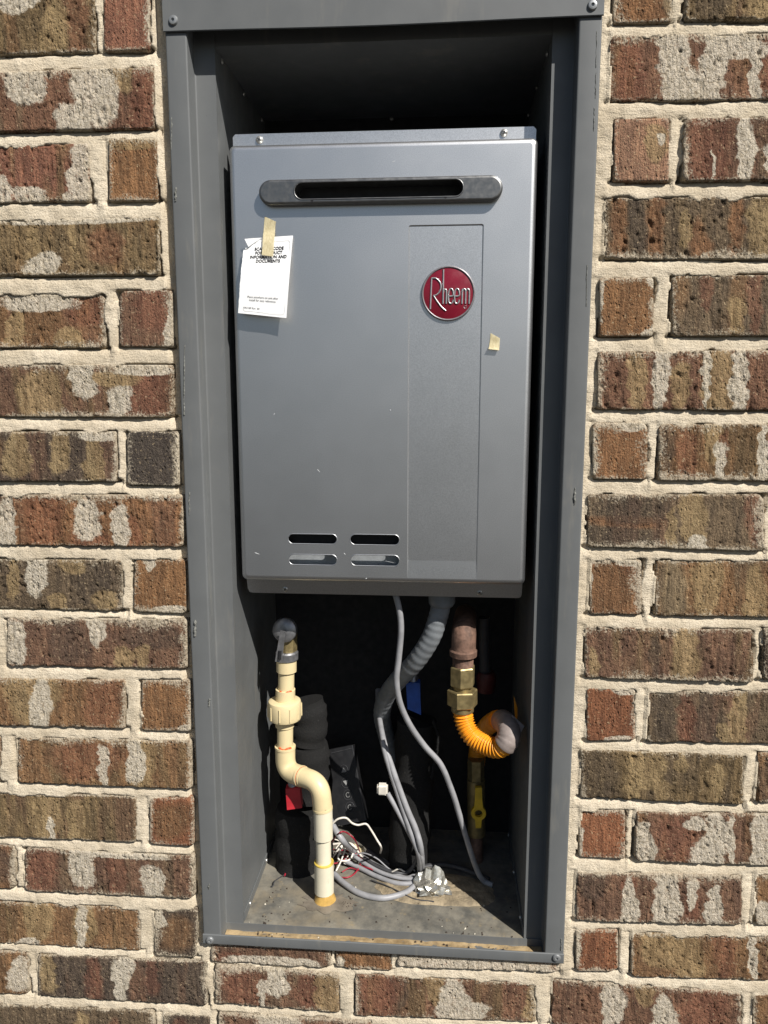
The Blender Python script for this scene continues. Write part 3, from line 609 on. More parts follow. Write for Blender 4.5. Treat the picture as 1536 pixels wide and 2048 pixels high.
# ------------------------------------------------------------------ water heater
HY = .030
heat = thing('water_heater', 'silver tankless water heater with exhaust slot mounted inside the steel recess', 'water heater', (0, HY, .44))
hx0, hx1, hz0, hz1 = -.1757, .1745, .4705, .9815
R0 = .0065
def hp(px, py, y=HY): p = at(px, py, y); return p[0], p[2]
def stad(pxa, pxb, pya, pyb, y=HY, gr=0.0, k=8):
    a = hp(pxa, (pya+pyb)/2, y); b = hp(pxb, (pya+pyb)/2, y); t = hp((pxa+pxb)/2, pya, y); u = hp((pxa+pxb)/2, pyb, y)
    r = (t[1]-u[1])/2+gr; return rrect(a[0]-gr, b[0]+gr, u[1]-gr, t[1]+gr, r*.999, k)
slots = [stad(576, 674, 1068, 1088), stad(700, 799, 1069, 1090), stad(577, 674, 1109, 1130), stad(701, 799, 1110, 1132)]
vent_hole = stad(589, 926, 362, 396)
pa, pb = hp(817, 449), hp(967, 449); qa, qb = hp(814.5, 1160), hp(954.5, 1160)
px0, px1 = (pa[0]+qa[0])/2, (pb[0]+qb[0])/2; pz1 = (pa[1]+hp(967, 449)[1])/2; pz0 = hz0+R0+.0004
panel_hole = rrect(px0, px1, pz0, pz1, .0022, 4)
plate('front_cover', [rrect(hx0+R0, hx1-R0, hz0+R0, hz1-R0, .003, 6), vent_hole, panel_hole]+slots, HY, .0009, SILVER, heat)
# folded edge of the cover and its sides
b = MB(); rings = []
for j in range(9):
    a = rad(90*j/8); o_ = R0*math.sin(a); dy = R0*(1-math.cos(a)); rings.append((o_, dy))
rings.append((R0, .021))
lv = []
for o_, dy in rings:
    lp = rrect(hx0+R0-o_, hx1-R0+o_, hz0+R0-o_, hz1-R0+o_, .003+o_*.6, 6); lv.append([(p[0], HY+dy, p[1]) for p in lp])
n = len(lv[0]); vv = [p for l_ in lv for p in l_]
b.add(vv, [(i*n+k, i*n+(k+1) % n, (i+1)*n+(k+1) % n, (i+1)*n+k) for i in range(len(lv)-1) for k in range(n)])
b.build('cover_edge', SILVER, heat, 60)
b = MB(); b.box(hx0+.001, hx1-.001, HY+.0222, .235, hz0-.004, hz1+.003); b.build('body', SILVER, heat, 0)
# pressed panel on the right of the cover
plate('pressed_panel', [rrect(px0-.003, px1+.003, pz0-.001, pz1+.003, .002, 4)], HY+.0012, .0008, SILVER, heat)
# rims of the punched openings
ph2 = rrect(px0+.0013, px1-.0013, pz0+.022, pz1-.0013, .0010, 4); n = len(ph2)
MB().add([(p[0], HY-.00002, p[1]) for p in panel_hole]+[(p[0], HY+.0011, p[1]) for p in ph2], [(k, (k+1) % n, n+(k+1) % n, n+k) for k in range(n)]).build('pressed_edge', SILVER, heat, 30)
for k, lp in enumerate(slots):
    MB().tube([(p[0], HY+.0004, p[1]) for p in lp+[lp[0], lp[1]]], .0007, 8, False).build('slot_rim', SILVER, heat, 80)
zt_plate = (hp(625, 1088)[1]+hp(625, 1109)[1])/2-.002
b = MB(); b.box(hx0+.02, .02, .0495, .0505, hz0+.004, zt_plate); b.build('inner_bracket', PLATEM, heat, 0)
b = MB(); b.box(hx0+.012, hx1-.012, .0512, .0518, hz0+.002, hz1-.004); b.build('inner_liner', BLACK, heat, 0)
# flanges above and below the cover
ft = at(700, 263, .051)[2]; fb = at(700, 1192, .051)[2]
plate('top_flange', [[(hx0+.0005, hz1-.002), (hx1-.0005, hz1-.002), (hx1-.0005, ft-.003), (hx1-.0035, ft), (hx0+.0035, ft), (hx0+.0005, ft-.003)]], .0505, .001, SILVER, heat)
bf_ = plate('bottom_flange', [[(hx0+.001, hz0+.002), (hx0+.001, fb+.006), (hx0+.003, fb+.001), (hx0+.007, fb), (hx1-.005, fb), (hx1-.002, fb+.0015), (hx1-.001, fb+.005), (hx1-.001, hz0+.002)]], .0505, .001, SILVER, heat)
for v in bf_.data.vertices: v.co.y += max(0.0, hz0-v.co.z)*.30          # the lower flange leans back
for px, py, r in ((519, 280, .0042), (1008, 266, .0042), (571, 1177, .0042), (959, 1184, .0042)):
    pan_screw(at(px, py, .0505 if py < 600 else .0575), (0, -1, 0), r, SCREW, heat)
# exhaust terminal: a raised stadium with a deep slot
vx0 = at(517, 385, .02)[0]; vx1 = at(1006, 372, .02)[0]; vz0 = at(760, 405.5, .02)[2]; vz1 = at(760, 354, .02)[2]
VH = HY-.0105
vent = bpy.data.objects.new('exhaust_vent', None)
hole = stad(588, 927, 361, 396, VH)
def vring(gr, y, r): return [(p[0], y, p[1]) for p in rrect(vx0-gr, vx1+gr, vz0-gr, vz1+gr, min(r+gr, (vz1-vz0)/2+gr)*.999, 8)]
rr_ = (vz1-vz0)/2
L_ = [vring(0, HY+.0005, rr_), vring(0, HY-.0075, rr_)]+[vring(-.003*(1-math.cos(rad(a))), HY-.0075-.003*math.sin(rad(a)), rr_) for a in (22, 45, 67, 90)]
n = len(L_[0]); b = MB(); b.add([p for l_ in L_ for p in l_], [(i*n+k, i*n+(k+1) % n, (i+1)*n+(k+1) % n, (i+1)*n+k) for i in range(len(L_)-1) for k in range(n)])
vent = b.build('exhaust_vent', VENTM, heat, 50)
plate('vent_face', [[(p[0], p[2]) for p in L_[-1]], hole], VH, .0006, VENTM, vent)
hl = [(p[0], p[1]) for p in hole]; n = len(hl)
b = MB(); rngs = [(VH, 0), (VH+.0008, -.0006), (VH+.003, -.0009), (VH+.045, -.0009)]
b.add([(cx_, y, cz_) for y, g_ in rngs for cx_, cz_ in [(p[0]*(1) , p[1]) for p in hl]], [(i*n+k, i*n+(k+1) % n, (i+1)*n+(k+1) % n, (i+1)*n+k) for i in range(3) for k in range(n)])
b.build('vent_duct', VENTM, vent, 60)
MB().tube([(p[0], VH+.0002, p[1]) for p in hl+[hl[0], hl[1]]], .0009, 8, False).build('vent_lip', VENTM, vent, 80)
mx0, mx1 = min(p[0] for p in hl), max(p[0] for p in hl); mz0, mz1 = min(p[1] for p in hl), max(p[1] for p in hl)
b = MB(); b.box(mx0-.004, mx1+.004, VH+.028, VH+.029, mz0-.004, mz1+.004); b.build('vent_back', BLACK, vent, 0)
for px, py in ((624, 402), (891, 394)): MB().lathe(at(px, py, HY-.0102), (0, -1, 0), [(0, .0016), (.0004, .0016)], 14).build('drain_hole', BLACK, vent, 0)
MK = simple('white_scuff', lin((196,198,198)), .7, 0, .1)
for i_, (pa_, pb2, w_) in enumerate((((779.5, 820), (781.5, 821), .0010), ((509, 1105), (520, 1109), .0006), ((634, 938), (641, 946), .0005), ((688, 1106), (691, 1110), .0006), ((547, 830), (550, 826), .0005), ((731, 1158), (734, 1156), .0006), ((783, 325), (792, 321), .0004), ((770, 1122), (790, 1126), .0002))):
    P_ = [at(pa_[0]+(pb2[0]-pa_[0])*t, pa_[1]+(pb2[1]-pa_[1])*t, HY+.0002) for t in (0, .35, .7, 1)]; MB().tube(P_, [w_*.4, w_, w_*.8, w_*.3], 6).build('scuff_mark', MK, heat, 60)
# badge
bc = at(896.5, 587, HY); BRd = .0302
b = MB(); b.lathe((bc[0], HY+.0012, bc[2]), (0, -1, 0), [(0, BRd), (.0016, BRd), (.0019, BRd-.0006), (.0019, 0)], 64); badge = b.build('badge', RED, heat, 35)
ring = [(bc[0]+(BRd-.0006)*math.cos(t), HY-.0006, bc[2]+(BRd-.0006)*math.sin(t)) for t in np.linspace(0, 2*math.pi, 65)]
MB().tube(ring+[ring[1]], .0012, 8, False).build('badge_rim', RIM, badge, 80)
def cr(a, b_): return at(800+a/5.908, 420+b_/5.907, HY-.0009)
st_ = [[(358,1172),(366,980),(374,806)], spline([(374,806),(425,808),(470,850),(484,905),(470,960),(435,1000),(392,1014)],6), spline([(398,1014),(440,1080),(490,1145),(542,1192)],5),
       [(508,1108),(511,900),(514,702)], spline([(511,985),(520,945),(538,938),(548,965),(546,1108)],5)]
for cx_ in (602, 674):
    st_.append(spline([(cx_-26,1020),(cx_+24,1012),(cx_+26,965),(cx_+10,932),(cx_-14,938),(cx_-28,985),(cx_-30,1040),(cx_-22,1090),(cx_,1106),(cx_+20,1090),(cx_+26,1060)],5))
st_ += [[(732,1108),(735,1020),(737,932)], spline([(736,970),(750,936),(764,934),(776,965),(774,1108)],5), spline([(776,970),(790,936),(806,934),(820,965),(816,1108)],5)]
b = MB()
for p in st_: b.tube([cr(*q) for q in p], .00098, 8)
b.tube([cr(770+16*math.cos(t), 1145+16*math.sin(t)) for t in np.linspace(0, 2*math.pi, 13)], .00025, 5, False)
b.build('badge_lettering', CHROME, badge, 60)

# ------------------------------------------------------------------ paper label and tapes
lab = [at(489, 477, HY-.004), at(586, 471, HY-.0022), at(475.8, 626, HY-.0125), at(572.8, 636, HY-.0150)]
lab = [np.array(p) for p in lab]
def lpt(u, v, off=0.0):
    """u across, v down, 0..1"""
    p = (lab[0]*(1-u)+lab[1]*u)*(1-v)+(lab[2]*(1-u)+lab[3]*u)*v
    bow = -.0022*math.sin(math.pi*v)*(1-.3*u)+.0007*math.sin(9*v+3*u)*math.sin(5*u+1)+.0035*math.sin(math.pi*u)*(1-v)*.4
    return np.array([p[0], min(p[1]+bow, HY-.0006)-off, p[2]])
label = thing('paper_label', 'white paper instruction label taped to the heater front', 'label', lpt(.5, 1))
b = MB(); NU, NV = 26, 40; idx = {}; vv = []; ff = []
rg = np.random.RandomState(4)
for j in range(NV+1):
    jag = (rg.rand()-.3)*.010
    for i in range(NU+1):
        u, v = i/NU, j/NV; uu = u+(1-u)**8*jag
        p = lpt(uu, v)
        # dog-eared corner folds forward
        c = (1-u/.34)+(1-v/.17)-1
        vv.append(p)
def cut(u, v): return u/.36+v/.16 < 1
for j in range(NV):
    for i in range(NU):
        if cut((i+.5)/NU, (j+.5)/NV): continue
        q = j*(NU+1)+i; ff.append((q, q+1, q+NU+2, q+NU+1))
b.add(vv, ff); sh = b.build('sheet', PAPER, label, 80)
b = MB(); e0, e1 = lpt(.36, 0), lpt(0, .16); tip = lpt(.02, .015)-np.array([0, .004, 0]); m_ = (e0+e1)/2
b.add([e0, lpt(.18, .08)-np.array([0,.0015,0]), e1, (e0+tip)/2-np.array([0,.001,0]), tip, at(497, 494, HY-.007)], [(0,1,3),(1,5,4,3),(1,2,5)])
b.build('folded_corner', PAPER, label, 60)
WL = np.linalg.norm(lab[1]-lab[0]); HL = np.linalg.norm(lab[2]-lab[0])
def lp2(x, y): return lpt(x/WL, -y/HL, .0005)
lettering('printing', [('SCAN QR CODE', WL*.53, -HL*.165, .0046, .00014), ('FOR PRODUCT', WL*.53, -HL*.218, .0046, .00014), ('INFORMATION AND', WL*.53, -HL*.271, .0046, .00014),
    ('DOCUMENTS', WL*.53, -HL*.324, .0046, .00014), ('Place anywhere on unit after', WL*.49, -HL*.785, .0031, 0), ('install for easy reference.', WL*.49, -HL*.825, .0031, 0), ('AX5189 Rev. 00', WL*.27, -HL*.93, .0029, 0)], lp2, INK, label)
# printed outline of the peel-off face
bl = rrect(.10*WL, .955*WL, -.965*HL, -.055*HL, .003, 5); b = MB(); n = len(bl)
inn = rrect(.10*WL+.0003, .955*WL-.0003, -.965*HL+.0003, -.055*HL-.0003, .0028, 5)
keepv = [k for k in range(n)]
vv = [lp2(*p) for p in bl]+[lp2(*p) for p in inn]
ff = [(k, (k+1) % n, n+(k+1) % n, n+k) for k in range(n) if not (bl[k][0] < .4*WL and bl[k][1] > -.2*HL)]
b.add(vv, ff).build('peel_line', simple('pale_grey_line', (.55,.55,.54), .5), label, 0)
def strip(name, pts, lbl, rows=6, m=TAPE):
    """pts: left and right edge points top to bottom"""
    vv = []; 
    for l_, r_ in pts:
        for k in range(5): vv.append(np.array(l_)*(1-k/4)+np.array(r_)*k/4)
    t_ = thing(name, lbl, 'tape', vv[-3]); b = MB(); n_ = len(pts)
    b.add(vv, [(j*5+i, j*5+i+1, (j+1)*5+i+1, (j+1)*5+i) for j in range(n_-1) for i in range(4)]); b.build('strip', m, t_, 80); return t_
lo_ = lambda px, py: float(min(HY-.0008, 1))
strip('masking_tape', [(at(529.5, 433, HY-.0006), at(551.5, 443, HY-.0006)), (at(528, 450, HY-.0008), at(550.5, 452, HY-.0008)), (at(527, 464, HY-.0012), at(550, 465, HY-.0012)),
    (at(526, 470, HY-.0052), at(549.5, 471, HY-.0046)), (at(525, 490, HY-.0078), at(548, 491, HY-.0068)), (at(523.6, 510, HY-.0098), at(546.5, 513, HY-.0090))], 'beige masking tape holding the top of the white label')
strip('masking_tape', [(at(981.3, 666, HY-.0006), at(1000, 676.5, HY-.0006)), (at(980, 680, HY-.0008), at(999.5, 683, HY-.0008)), (at(978.5, 692, HY-.0012), at(998.8, 694, HY-.0012)), (at(977, 698, HY-.0050), at(998.3, 700.5, HY-.0046))],
    'small loose scrap of beige masking tape right of the round red badge')

# ------------------------------------------------------------------ pipework under the heater
def seg(p, r, name, m, parent, n=20, sm=50): return MB().tube(p, r, n).build(name, m, parent, sm)
dp = thing('drain_pipe', 'cream plastic discharge pipe with elbows and union running into the recess floor', 'pipe', at(649, 1803, .075))
YA, YL = .118, .082
U0, U1 = at(573, 1318, YA), at(571, 1490, YA)
seg([at(573, 1312, YA), at(572, 1395, YA)], .0112, 'pipe', CPVC, dp)
seg([at(573, 1317, YA), at(573, 1342, YA)], .0140, 'adapter', CPVC, dp)
seg([at(570.5, 1440, YA), at(570, 1500, YA)], .0112, 'pipe', CPVC, dp)
un = MB(); c0 = at(569.5, 1418, YA)
un.lathe(c0, (0,0,1), [(-.0150, .0195), (-.0135, .0222), (-.010, .0232), (.009, .0232), (.0125, .0222), (.0140, .0195), (.0140, .015)], 36); uo = un.build('union_nut', CPVC, dp, 35)
for k in range(10):
    a = 2*math.pi*k/10+.2; b = MB(); p = c0+np.array([math.cos(a)*.0232, math.sin(a)*.0232, 0]); b.tube([p+np.array([0,0,-.0105]), p+np.array([0,0,.0080])], .0011, 8); b.build('grip_rib', CPVC, uo, 60)
seg([at(571, 1378, YA), at(570.5, 1403, YA)], .0136, 'union_collar', CPVC, dp); seg([at(569.5, 1434, YA), at(569.5, 1452, YA)], .0132, 'union_collar', CPVC, dp)
def elbow(A, K, B, r, name, m, collar):
    A, K, B = map(np.array, (A, K, B)); p = arcs_3(A, K, B, .6); o_ = seg(p, r, name, m, dp, 24, 60)
    for e_, q in ((A, p[1]), (B, p[-2])):
        d_ = (q-e_)/np.linalg.norm(q-e_); seg([e_-d_*.0002, e_+d_*.003], collar, 'elbow_lip', m, o_, 24)
    return o_
def arcs_3(A, K, B, fr, k=12):
    a, b_ = A-K, B-K; q = min(np.linalg.norm(a), np.linalg.norm(b_))*fr; P = K+a/np.linalg.norm(a)*q; Q = K+b_/np.linalg.norm(b_)*q
    return [A]+[(1-t)**2*P+2*t*(1-t)*K+t*t*Q for t in np.linspace(0, 1, k)]+[B]
E1 = at(571, 1541, YA); E2 = at(640, 1566, YL); M_ = E1*.52+E2*.48
elbow(at(570.5, 1492, YA), E1, M_, .0140, 'elbow', CPVC, .0147)
elbow(M_+(E2-E1)*.02, E2, at(645.5, 1618, YL), .0134, 'elbow', CPVC, .0138)
seg([at(645.5, 1612, YL), at(648.5, 1790, .0765)], .0106, 'pipe', PVC, dp)
seg([at(646, 1619, YL), at(647, 1676, .0795)], .0131, 'coupling', PVC, dp); seg([at(648, 1724, .078), at(648.5, 1783, .077)], .0135, 'coupling', PVC, dp)
tb = at(648, 1724, .078); seg([tb+np.array([0,0,.0004]), tb+np.array([0,0,-.0012])], .0136, 'glue_ring', GLUE, dp)
for px, py, y, r in ((571.5, 1379, YA, .0126), (570.5, 1491, YA, .0130)):
    p = at(px, py, y); b = MB(); ang = np.linspace(-2.2, -.6, 10); b.tube([p+np.array([r*.93*math.cos(a), r*.93*math.sin(a), .0012*math.sin(a*5)]) for a in ang], [.0006+.0010*abs(math.sin(k*1.7)) for k in range(10)], 8); b.build('primer_smear', PRIMER, dp, 60)
pm = M_; d_ = (E2-E1)/np.linalg.norm(E2-E1); seg([pm+d_*.0002, pm+d_*.0012], .0140, 'primer_ring', PRIMER, dp)
b = MB(); pb_ = onfloor(650, 1802); b.lathe((pb_[0], .076, ZF-.001), (0,0,1), [(0, .0165), (.003, .0150), (.006, .0142), (.010, .0128), (.014, .0120), (.017, .0108)], 28); so_ = b.build('sealant_collar', SEAL, dp, 60)
b = MB(); nn_ = 40; b.add([(pb_[0]+.004, .070, ZF+.0022)]+[(pb_[0]+.004+(.036+.007*math.sin(k*.9)+.004*math.sin(k*2.3))*math.cos(2*math.pi*k/nn_), .070+(.020+.004*math.sin(k*1.3))*math.sin(2*math.pi*k/nn_), ZF+.0010) for k in range(nn_)], [(0, 1+k, 1+(k+1) % nn_) for k in range(nn_)]); b.build('sealant_smear', simple('dull_sealant_film', lin((120,112,100)), .4, 0, .2, 60), dp, 60)

rv = thing('relief_valve', 'pressure relief valve with round grey cap and small lever above the cream pipe', 'valve', at(574, 1312, .1))
cv = at(571, 1259, .110); ax = np.array([-.10, -1, .12])
MB().lathe(cv-ax/np.linalg.norm(ax)*-.004, ax, [(-.006, .0165), (0, .0170), (.0025, .0165), (.0045, .0140), (.0060, .0090), (.0060, .0)], 36).build('cap', GREYV, rv, 35)
MB().lathe(cv+ax*.0015, ax, [(0, .0078), (.005, .0072), (.0065, .005), (.0065, 0)], 20).build('spring_housing', DARKC, rv, 40)
MB().tube([at(575, 1262, .12), at(575, 1300, .12)], .0135, 8).build('body', BRASS, rv, 30)
MB().lathe(at(574, 1318, .118), (0,0,1), [(0, .0155), (.010, .0158), (.012, .0140), (.012, 0)], 24).build('outlet_collar', GREYV, rv, 40)
lv0, lv1 = at(566, 1262, .092), at(557, 1324, .096)
b = MB(); 
def lever(p0, p1, w0, w1, t): 
    d = p1-p0; d /= np.linalg.norm(d); sd = np.cross(d, np.array([0,1.0,0])); sd /= np.linalg.norm(sd); nn = np.cross(sd, d)
    q = [p0+sd*w0, p0-sd*w0, p1-sd*w1, p1+sd*w1]; return [k+nn*t/2 for k in q]+[k-nn*t/2 for k in q]
b.add(lever(lv0, lv1, .0034, .0048, .0016), [(0,1,2,3),(7,6,5,4),(0,4,5,1),(1,5,6,2),(2,6,7,3),(3,7,4,0)]); le = b.build('lever', GREYV, rv, 0)
hp0 = at(559, 1310, .0935); MB().tube([hp0+np.array([0,0,-.006]), hp0+np.array([.0008,0,.006])], .0022, 10).build('lever_hole', BLACK, le, 60)

fm = thing('insulated_pipe', 'black foam insulated water pipe behind the cream pipe at the left', 'pipe insulation', onfloor(600, 1740))
def foamtube(path, r, parent, name='foam_sleeve', seed=1):
    P = spline(path, 6); n_ = len(P); rr = [r*(1+.05*math.sin(i*1.3+seed)+.03*math.sin(i*2.9)) for i in range(n_)]
    return MB().tube(P, rr, 22).build(name, FOAM, parent, 60)
foamtube([at(598, 1745, .155), at(598, 1680, .157), at(600, 1612, .160)], .0355, fm)
foamtube([at(612, 1590, .165), at(618, 1535, .165), at(616, 1487, .165)], .0300, fm, seed=2)
foamtube([at(612, 1480, .168), at(618, 1440, .168), at(610, 1402, .170)], .0275, fm, seed=3)
foamtube([at(645, 1736, .150), at(650, 1660, .160)], .014, fm, seed=5)
sv = thing('shutoff_valve', 'water shutoff valve with red handle behind the cream elbows', 'valve', at(588, 1560, .118))
b = MB(); a0, a1, a2, a3 = at(571, 1578, .112), at(599, 1575, .112), at(604, 1616, .106), at(574, 1620, .106); off = np.array([0, .010, .002])
b.add([a0, a1, a2, a3]+[k+off for k in (a0, a1, a2, a3)], [(0,1,2,3),(7,6,5,4),(0,4,5,1),(1,5,6,2),(2,6,7,3),(3,7,4,0)]); b.build('handle', REDP, sv, 0)
MB().tube([at(586, 1556, .125), at(587, 1582, .118)], .0075, 12).build('stem', GREYV, sv)

rc_ = thing('remote_controller', 'black remote control panel with arrow buttons leaning at the back of the recess', 'controller', at(705, 1648, .17))
K = [at(656, 1500, .205), at(706, 1490, .205), at(733, 1640, .165), at(680, 1652, .165)]
nn = np.cross(K[1]-K[0], K[3]-K[0]); nn /= np.linalg.norm(nn); nn = nn if nn[1] > 0 else -nn
b = MB(); b.add(K+[k+nn*.016 for k in K], [(0,1,2,3),(7,6,5,4),(0,4,5,1),(1,5,6,2),(2,6,7,3),(3,7,4,0)]); rb_ = b.build('housing', REMOTE, rc_, 0)
def kp(u, v, o_=.0006): return (K[0]*(1-u)+K[1]*u)*(1-v)+(K[3]*(1-u)+K[2]*u)*v-nn*o_
for bi, v in enumerate((.30, .47, .63, .79)):
    b = MB(); ring = [kp(.48+.16*math.cos(t), v+.065*math.sin(t)) for t in np.linspace(0, 2*math.pi, 25)]; b.tube(ring, .0004, 6, False); bt = b.build('button', DARKC, rc_, 60)
    b = MB()
    if bi == 0: b.add([kp(.38, v+.03, .001), kp(.58, v+.03, .001), kp(.48, v-.035, .001)], [(0,1,2)])
    elif bi == 1: b.add([kp(.38, v-.03, .001), kp(.58, v-.03, .001), kp(.48, v+.035, .001)], [(0,1,2)])
    else: b.tube([kp(.48+.07*math.cos(t), v+.03*math.sin(t), .001) for t in np.linspace(.6, 5.6, 14)], .0004, 5)
    b.build('symbol', MARK, bt, 0)
b = MB(); b.tube([kp(.10, .05, .0004), kp(.92, .04, .0004)], .0006, 6); b.tube([kp(.96, .0, .0), kp(.96, 1, .0)], .0005, 6); b.build('bezel_line', DARKC, rc_, 60)

fc = thing('insulated_pipe', 'black foam insulated pipe standing in the middle behind the grey cables', 'pipe insulation', onfloor(818, 1742))
foamtube([at(815, 1748, .165), at(820, 1650, .170), at(828, 1540, .178), at(834, 1440, .182)], .0300, fc, seed=7)
pe = spline([at(866, 1440, .150), at(876, 1470, .148), at(874, 1500, .148), at(868, 1530, .148), at(863, 1558, .148)], 5); MB().tube(pe, [.0015+.0015*abs(math.sin(i*1.1)) for i in range(len(pe))], 8).build('torn_edge', FOAM, fc, 60)
bvv = thing('shutoff_valve', 'water shutoff valve with blue handle behind the grey conduit', 'valve', at(828, 1430, .17))
b = MB(); a0, a1, a2, a3 = at(812, 1366, .165), at(840, 1366, .165), at(842, 1430, .160), at(815, 1418, .160); b.add([a0, a1, a2, a3]+[k+off for k in (a0, a1, a2, a3)], [(0,1,2,3),(7,6,5,4),(0,4,5,1),(1,5,6,2),(2,6,7,3),(3,7,4,0)]); b.build('handle', BLUEP, bvv, 0)
MB().tube([at(826, 1340, .18), at(827, 1375, .172)], .008, 12).build('stem', GREYV, bvv)

cd = thing('flexible_conduit', 'thick grey ribbed flexible conduit curving down from the heater bottom', 'conduit', at(885, 1200, .1))
P = spline([at(884, 1196, .095), at(878, 1228, .094), at(862, 1275, .096), at(832, 1322, .110), at(796, 1360, .140), at(772, 1394, .175), at(764, 1430, .205), at(772, 1468, .225), at(785, 1520, .235)], 22)
MB().tube(P, [.0128*(1+.022*math.sin(i*1.15)) if i > 20 else .0128 for i in range(len(P))], 20).build('ribbed_hose', CONDUIT, cd, 70)
MB().lathe(at(884, 1205, .095), (.05, 0, -1), [(-.02, .0175), (.0, .0175), (.004, .0150), (.006, .0128)], 20).build('gland', CONDUIT, cd, 40)

def cable(name, pts, r, m, lbl, cat='cable', n=8):
    P = spline(pts, n); t_ = thing(name, lbl, cat, P[-1]); MB().tube(P, r, 12).build('jacket', m, t_, 70); return t_
cable('cable', [at(790, 1185, .07), at(799, 1222, .071), at(802, 1262, .072), at(797, 1320, .074), at(793, 1360, .076), at(800, 1405, .080), at(820, 1450, .086), at(850, 1493, .092), at(882, 1530, .097), at(905, 1585, .103), at(922, 1640, .110), at(940, 1700, .118), at(955, 1742, .124), onfloor(968, 1762, .007), onfloor(985, 1770, .004)], .0040, CABLE, 'long grey cable hanging in front from the heater down to the right floor')
cable('cable', [at(756, 1380, .245), at(758, 1430, .20), at(768, 1485, .135), at(784, 1535, .118), at(798, 1575, .113), at(815, 1620, .108), at(832, 1660, .104), at(842, 1700, .100), onfloor(842, 1745, .010), onfloor(826, 1775, .005), onfloor(798, 1790, .005), onfloor(760, 1796, .005), onfloor(720, 1787, .005), onfloor(690, 1768, .006), onfloor(668, 1748, .008)], .0042, CABLE, 'grey cable looping forward over the recess floor beside the cream pipe')
cable('cable', [at(765, 1480, .128), at(770, 1505, .123), at(782, 1545, .117), at(800, 1600, .112), at(820, 1660, .106), at(838, 1710, .103), onfloor(840, 1748, .009), onfloor(850, 1775, .005)], .0038, CABLE, 'grey cable hanging close behind the looping cable')
cb = cable('cable', [at(775, 1586, .118), at(790, 1612, .114), at(808, 1645, .110), at(826, 1680, .107), at(842, 1712, .104), onfloor(843, 1745, .010), onfloor(835, 1768, .005)], .0036, CABLE, 'short grey cable ending in a white plug')
b = MB(); c0 = at(765, 1577, .116); b.box(c0[0]-.0075, c0[0]+.0075, c0[1]-.005, c0[1]+.006, c0[2]-.009, c0[2]+.007); pg = b.build('plug', WHITEW, cb, 0); bm_ = bmesh.new(); bm_.from_mesh(pg.data); bmesh.ops.bevel(bm_, geom=bm_.edges[:], offset=.0025, segments=3, affect='EDGES'); bm_.to_mesh(pg.data); bm_.free()
cable('cable', [at(656, 1632, .112), at(672, 1662, .110), at(690, 1686, .112), onfloor(712, 1706, .008), onfloor(745, 1728, .006), onfloor(785, 1748, .005), onfloor(812, 1758, .005), onfloor(832, 1752, .006)], .0045, CABLE, 'thick grey cable lying from the cream pipe towards the foil')
cable('cable', [onfloor(735, 1700, .012), onfloor(765, 1722, .006), onfloor(800, 1735, .006), onfloor(832, 1722, .010), at(842, 1695, .13)], .0042, DARKC, 'dark cable curving in front of the middle foam pipe')
cable('cable', [onfloor(845, 1735, .008), onfloor(880, 1729, .006), onfloor(915, 1735, .006), onfloor(950, 1747, .005), onfloor(978, 1760, .004)], .0042, DARKC, 'dark cable lying on the shaded floor behind the foil')
cable('wire', [at(664, 1648, .10), at(676, 1638, .10), at(692, 1636, .102), at(704, 1646, .104), at(716, 1650, .106), at(732, 1648, .108), at(742, 1660, .108), at(754, 1680, .108), at(762, 1694, .108), onfloor(761, 1706, .020)], .0014, WHITEW, 'thin crooked white wire standing up behind the cream pipe', 'wire')
cable('wire', [onfloor(664, 1716, .012), onfloor(676, 1700, .024), onfloor(684, 1692, .028), onfloor(676, 1716, .016), onfloor(690, 1722, .012), onfloor(702, 1716, .014), onfloor(706, 1700, .022), onfloor(700, 1690, .026)], .0013, WHITEW, 'thin white wire coiled beside the cream pipe', 'wire')
cable('wire', [onfloor(662, 1689, .022), onfloor(690, 1686, .025), onfloor(706, 1690, .024), onfloor(722, 1712, .012), onfloor(738, 1732, .006), onfloor(758, 1742, .005), onfloor(780, 1750, .008)], .0016, WHITEW, 'white wire running from the cream pipe over the floor to the right', 'wire')
cable('wire', [onfloor(660, 1690, .024), at(676, 1668, .105), at(690, 1664, .105), at(708, 1678, .106), onfloor(718, 1700, .018), onfloor(722, 1722, .010), onfloor(712, 1744, .005), onfloor(694, 1755, .004), onfloor(672, 1752, .004), onfloor(662, 1744, .006)], .0011, REDW, 'thin red wire in a wide loop right of the cream pipe', 'wire')
cable('wire', [onfloor(700, 1700, .016), onfloor(690, 1718, .010), onfloor(668, 1727, .007), onfloor(640, 1722, .008), onfloor(612, 1732, .007), onfloor(590, 1729, .010), onfloor(575, 1739, .007), onfloor(569, 1752, .004)], .0011, REDW, 'thin red wire reaching left behind the cream pipe', 'wire')
cable('wire', [onfloor(568, 1750, .004), onfloor(556, 1757, .006), onfloor(549, 1763, .006), onfloor(546, 1772, .004), onfloor(542, 1773, .003)], .0008, DARKC, 'bare dark wire end lying on the left floor', 'wire')
cable('cable', [onfloor(690, 1722, .010), onfloor(718, 1735, .006), onfloor(752, 1752, .005), onfloor(792, 1766, .005), onfloor(826, 1766, .006), onfloor(846, 1752, .012)], .0034, CABLE, 'slim grey cable lying just behind the looping cable on the floor')
cable('cable', [onfloor(728, 1716, .012), onfloor(756, 1734, .010), onfloor(790, 1745, .009), onfloor(818, 1742, .012), at(836, 1708, .125), at(826, 1660, .13), at(806, 1600, .14)], .0030, DARKC, 'slim dark cable rising in front of the middle foam pipe')
cable('cable', [onfloor(700, 1705, .016), onfloor(722, 1722, .012), onfloor(760, 1744, .009), onfloor(800, 1756, .008), onfloor(836, 1758, .010)], .0030, CABLE, 'slim grey cable running from the cream plug to the foil')
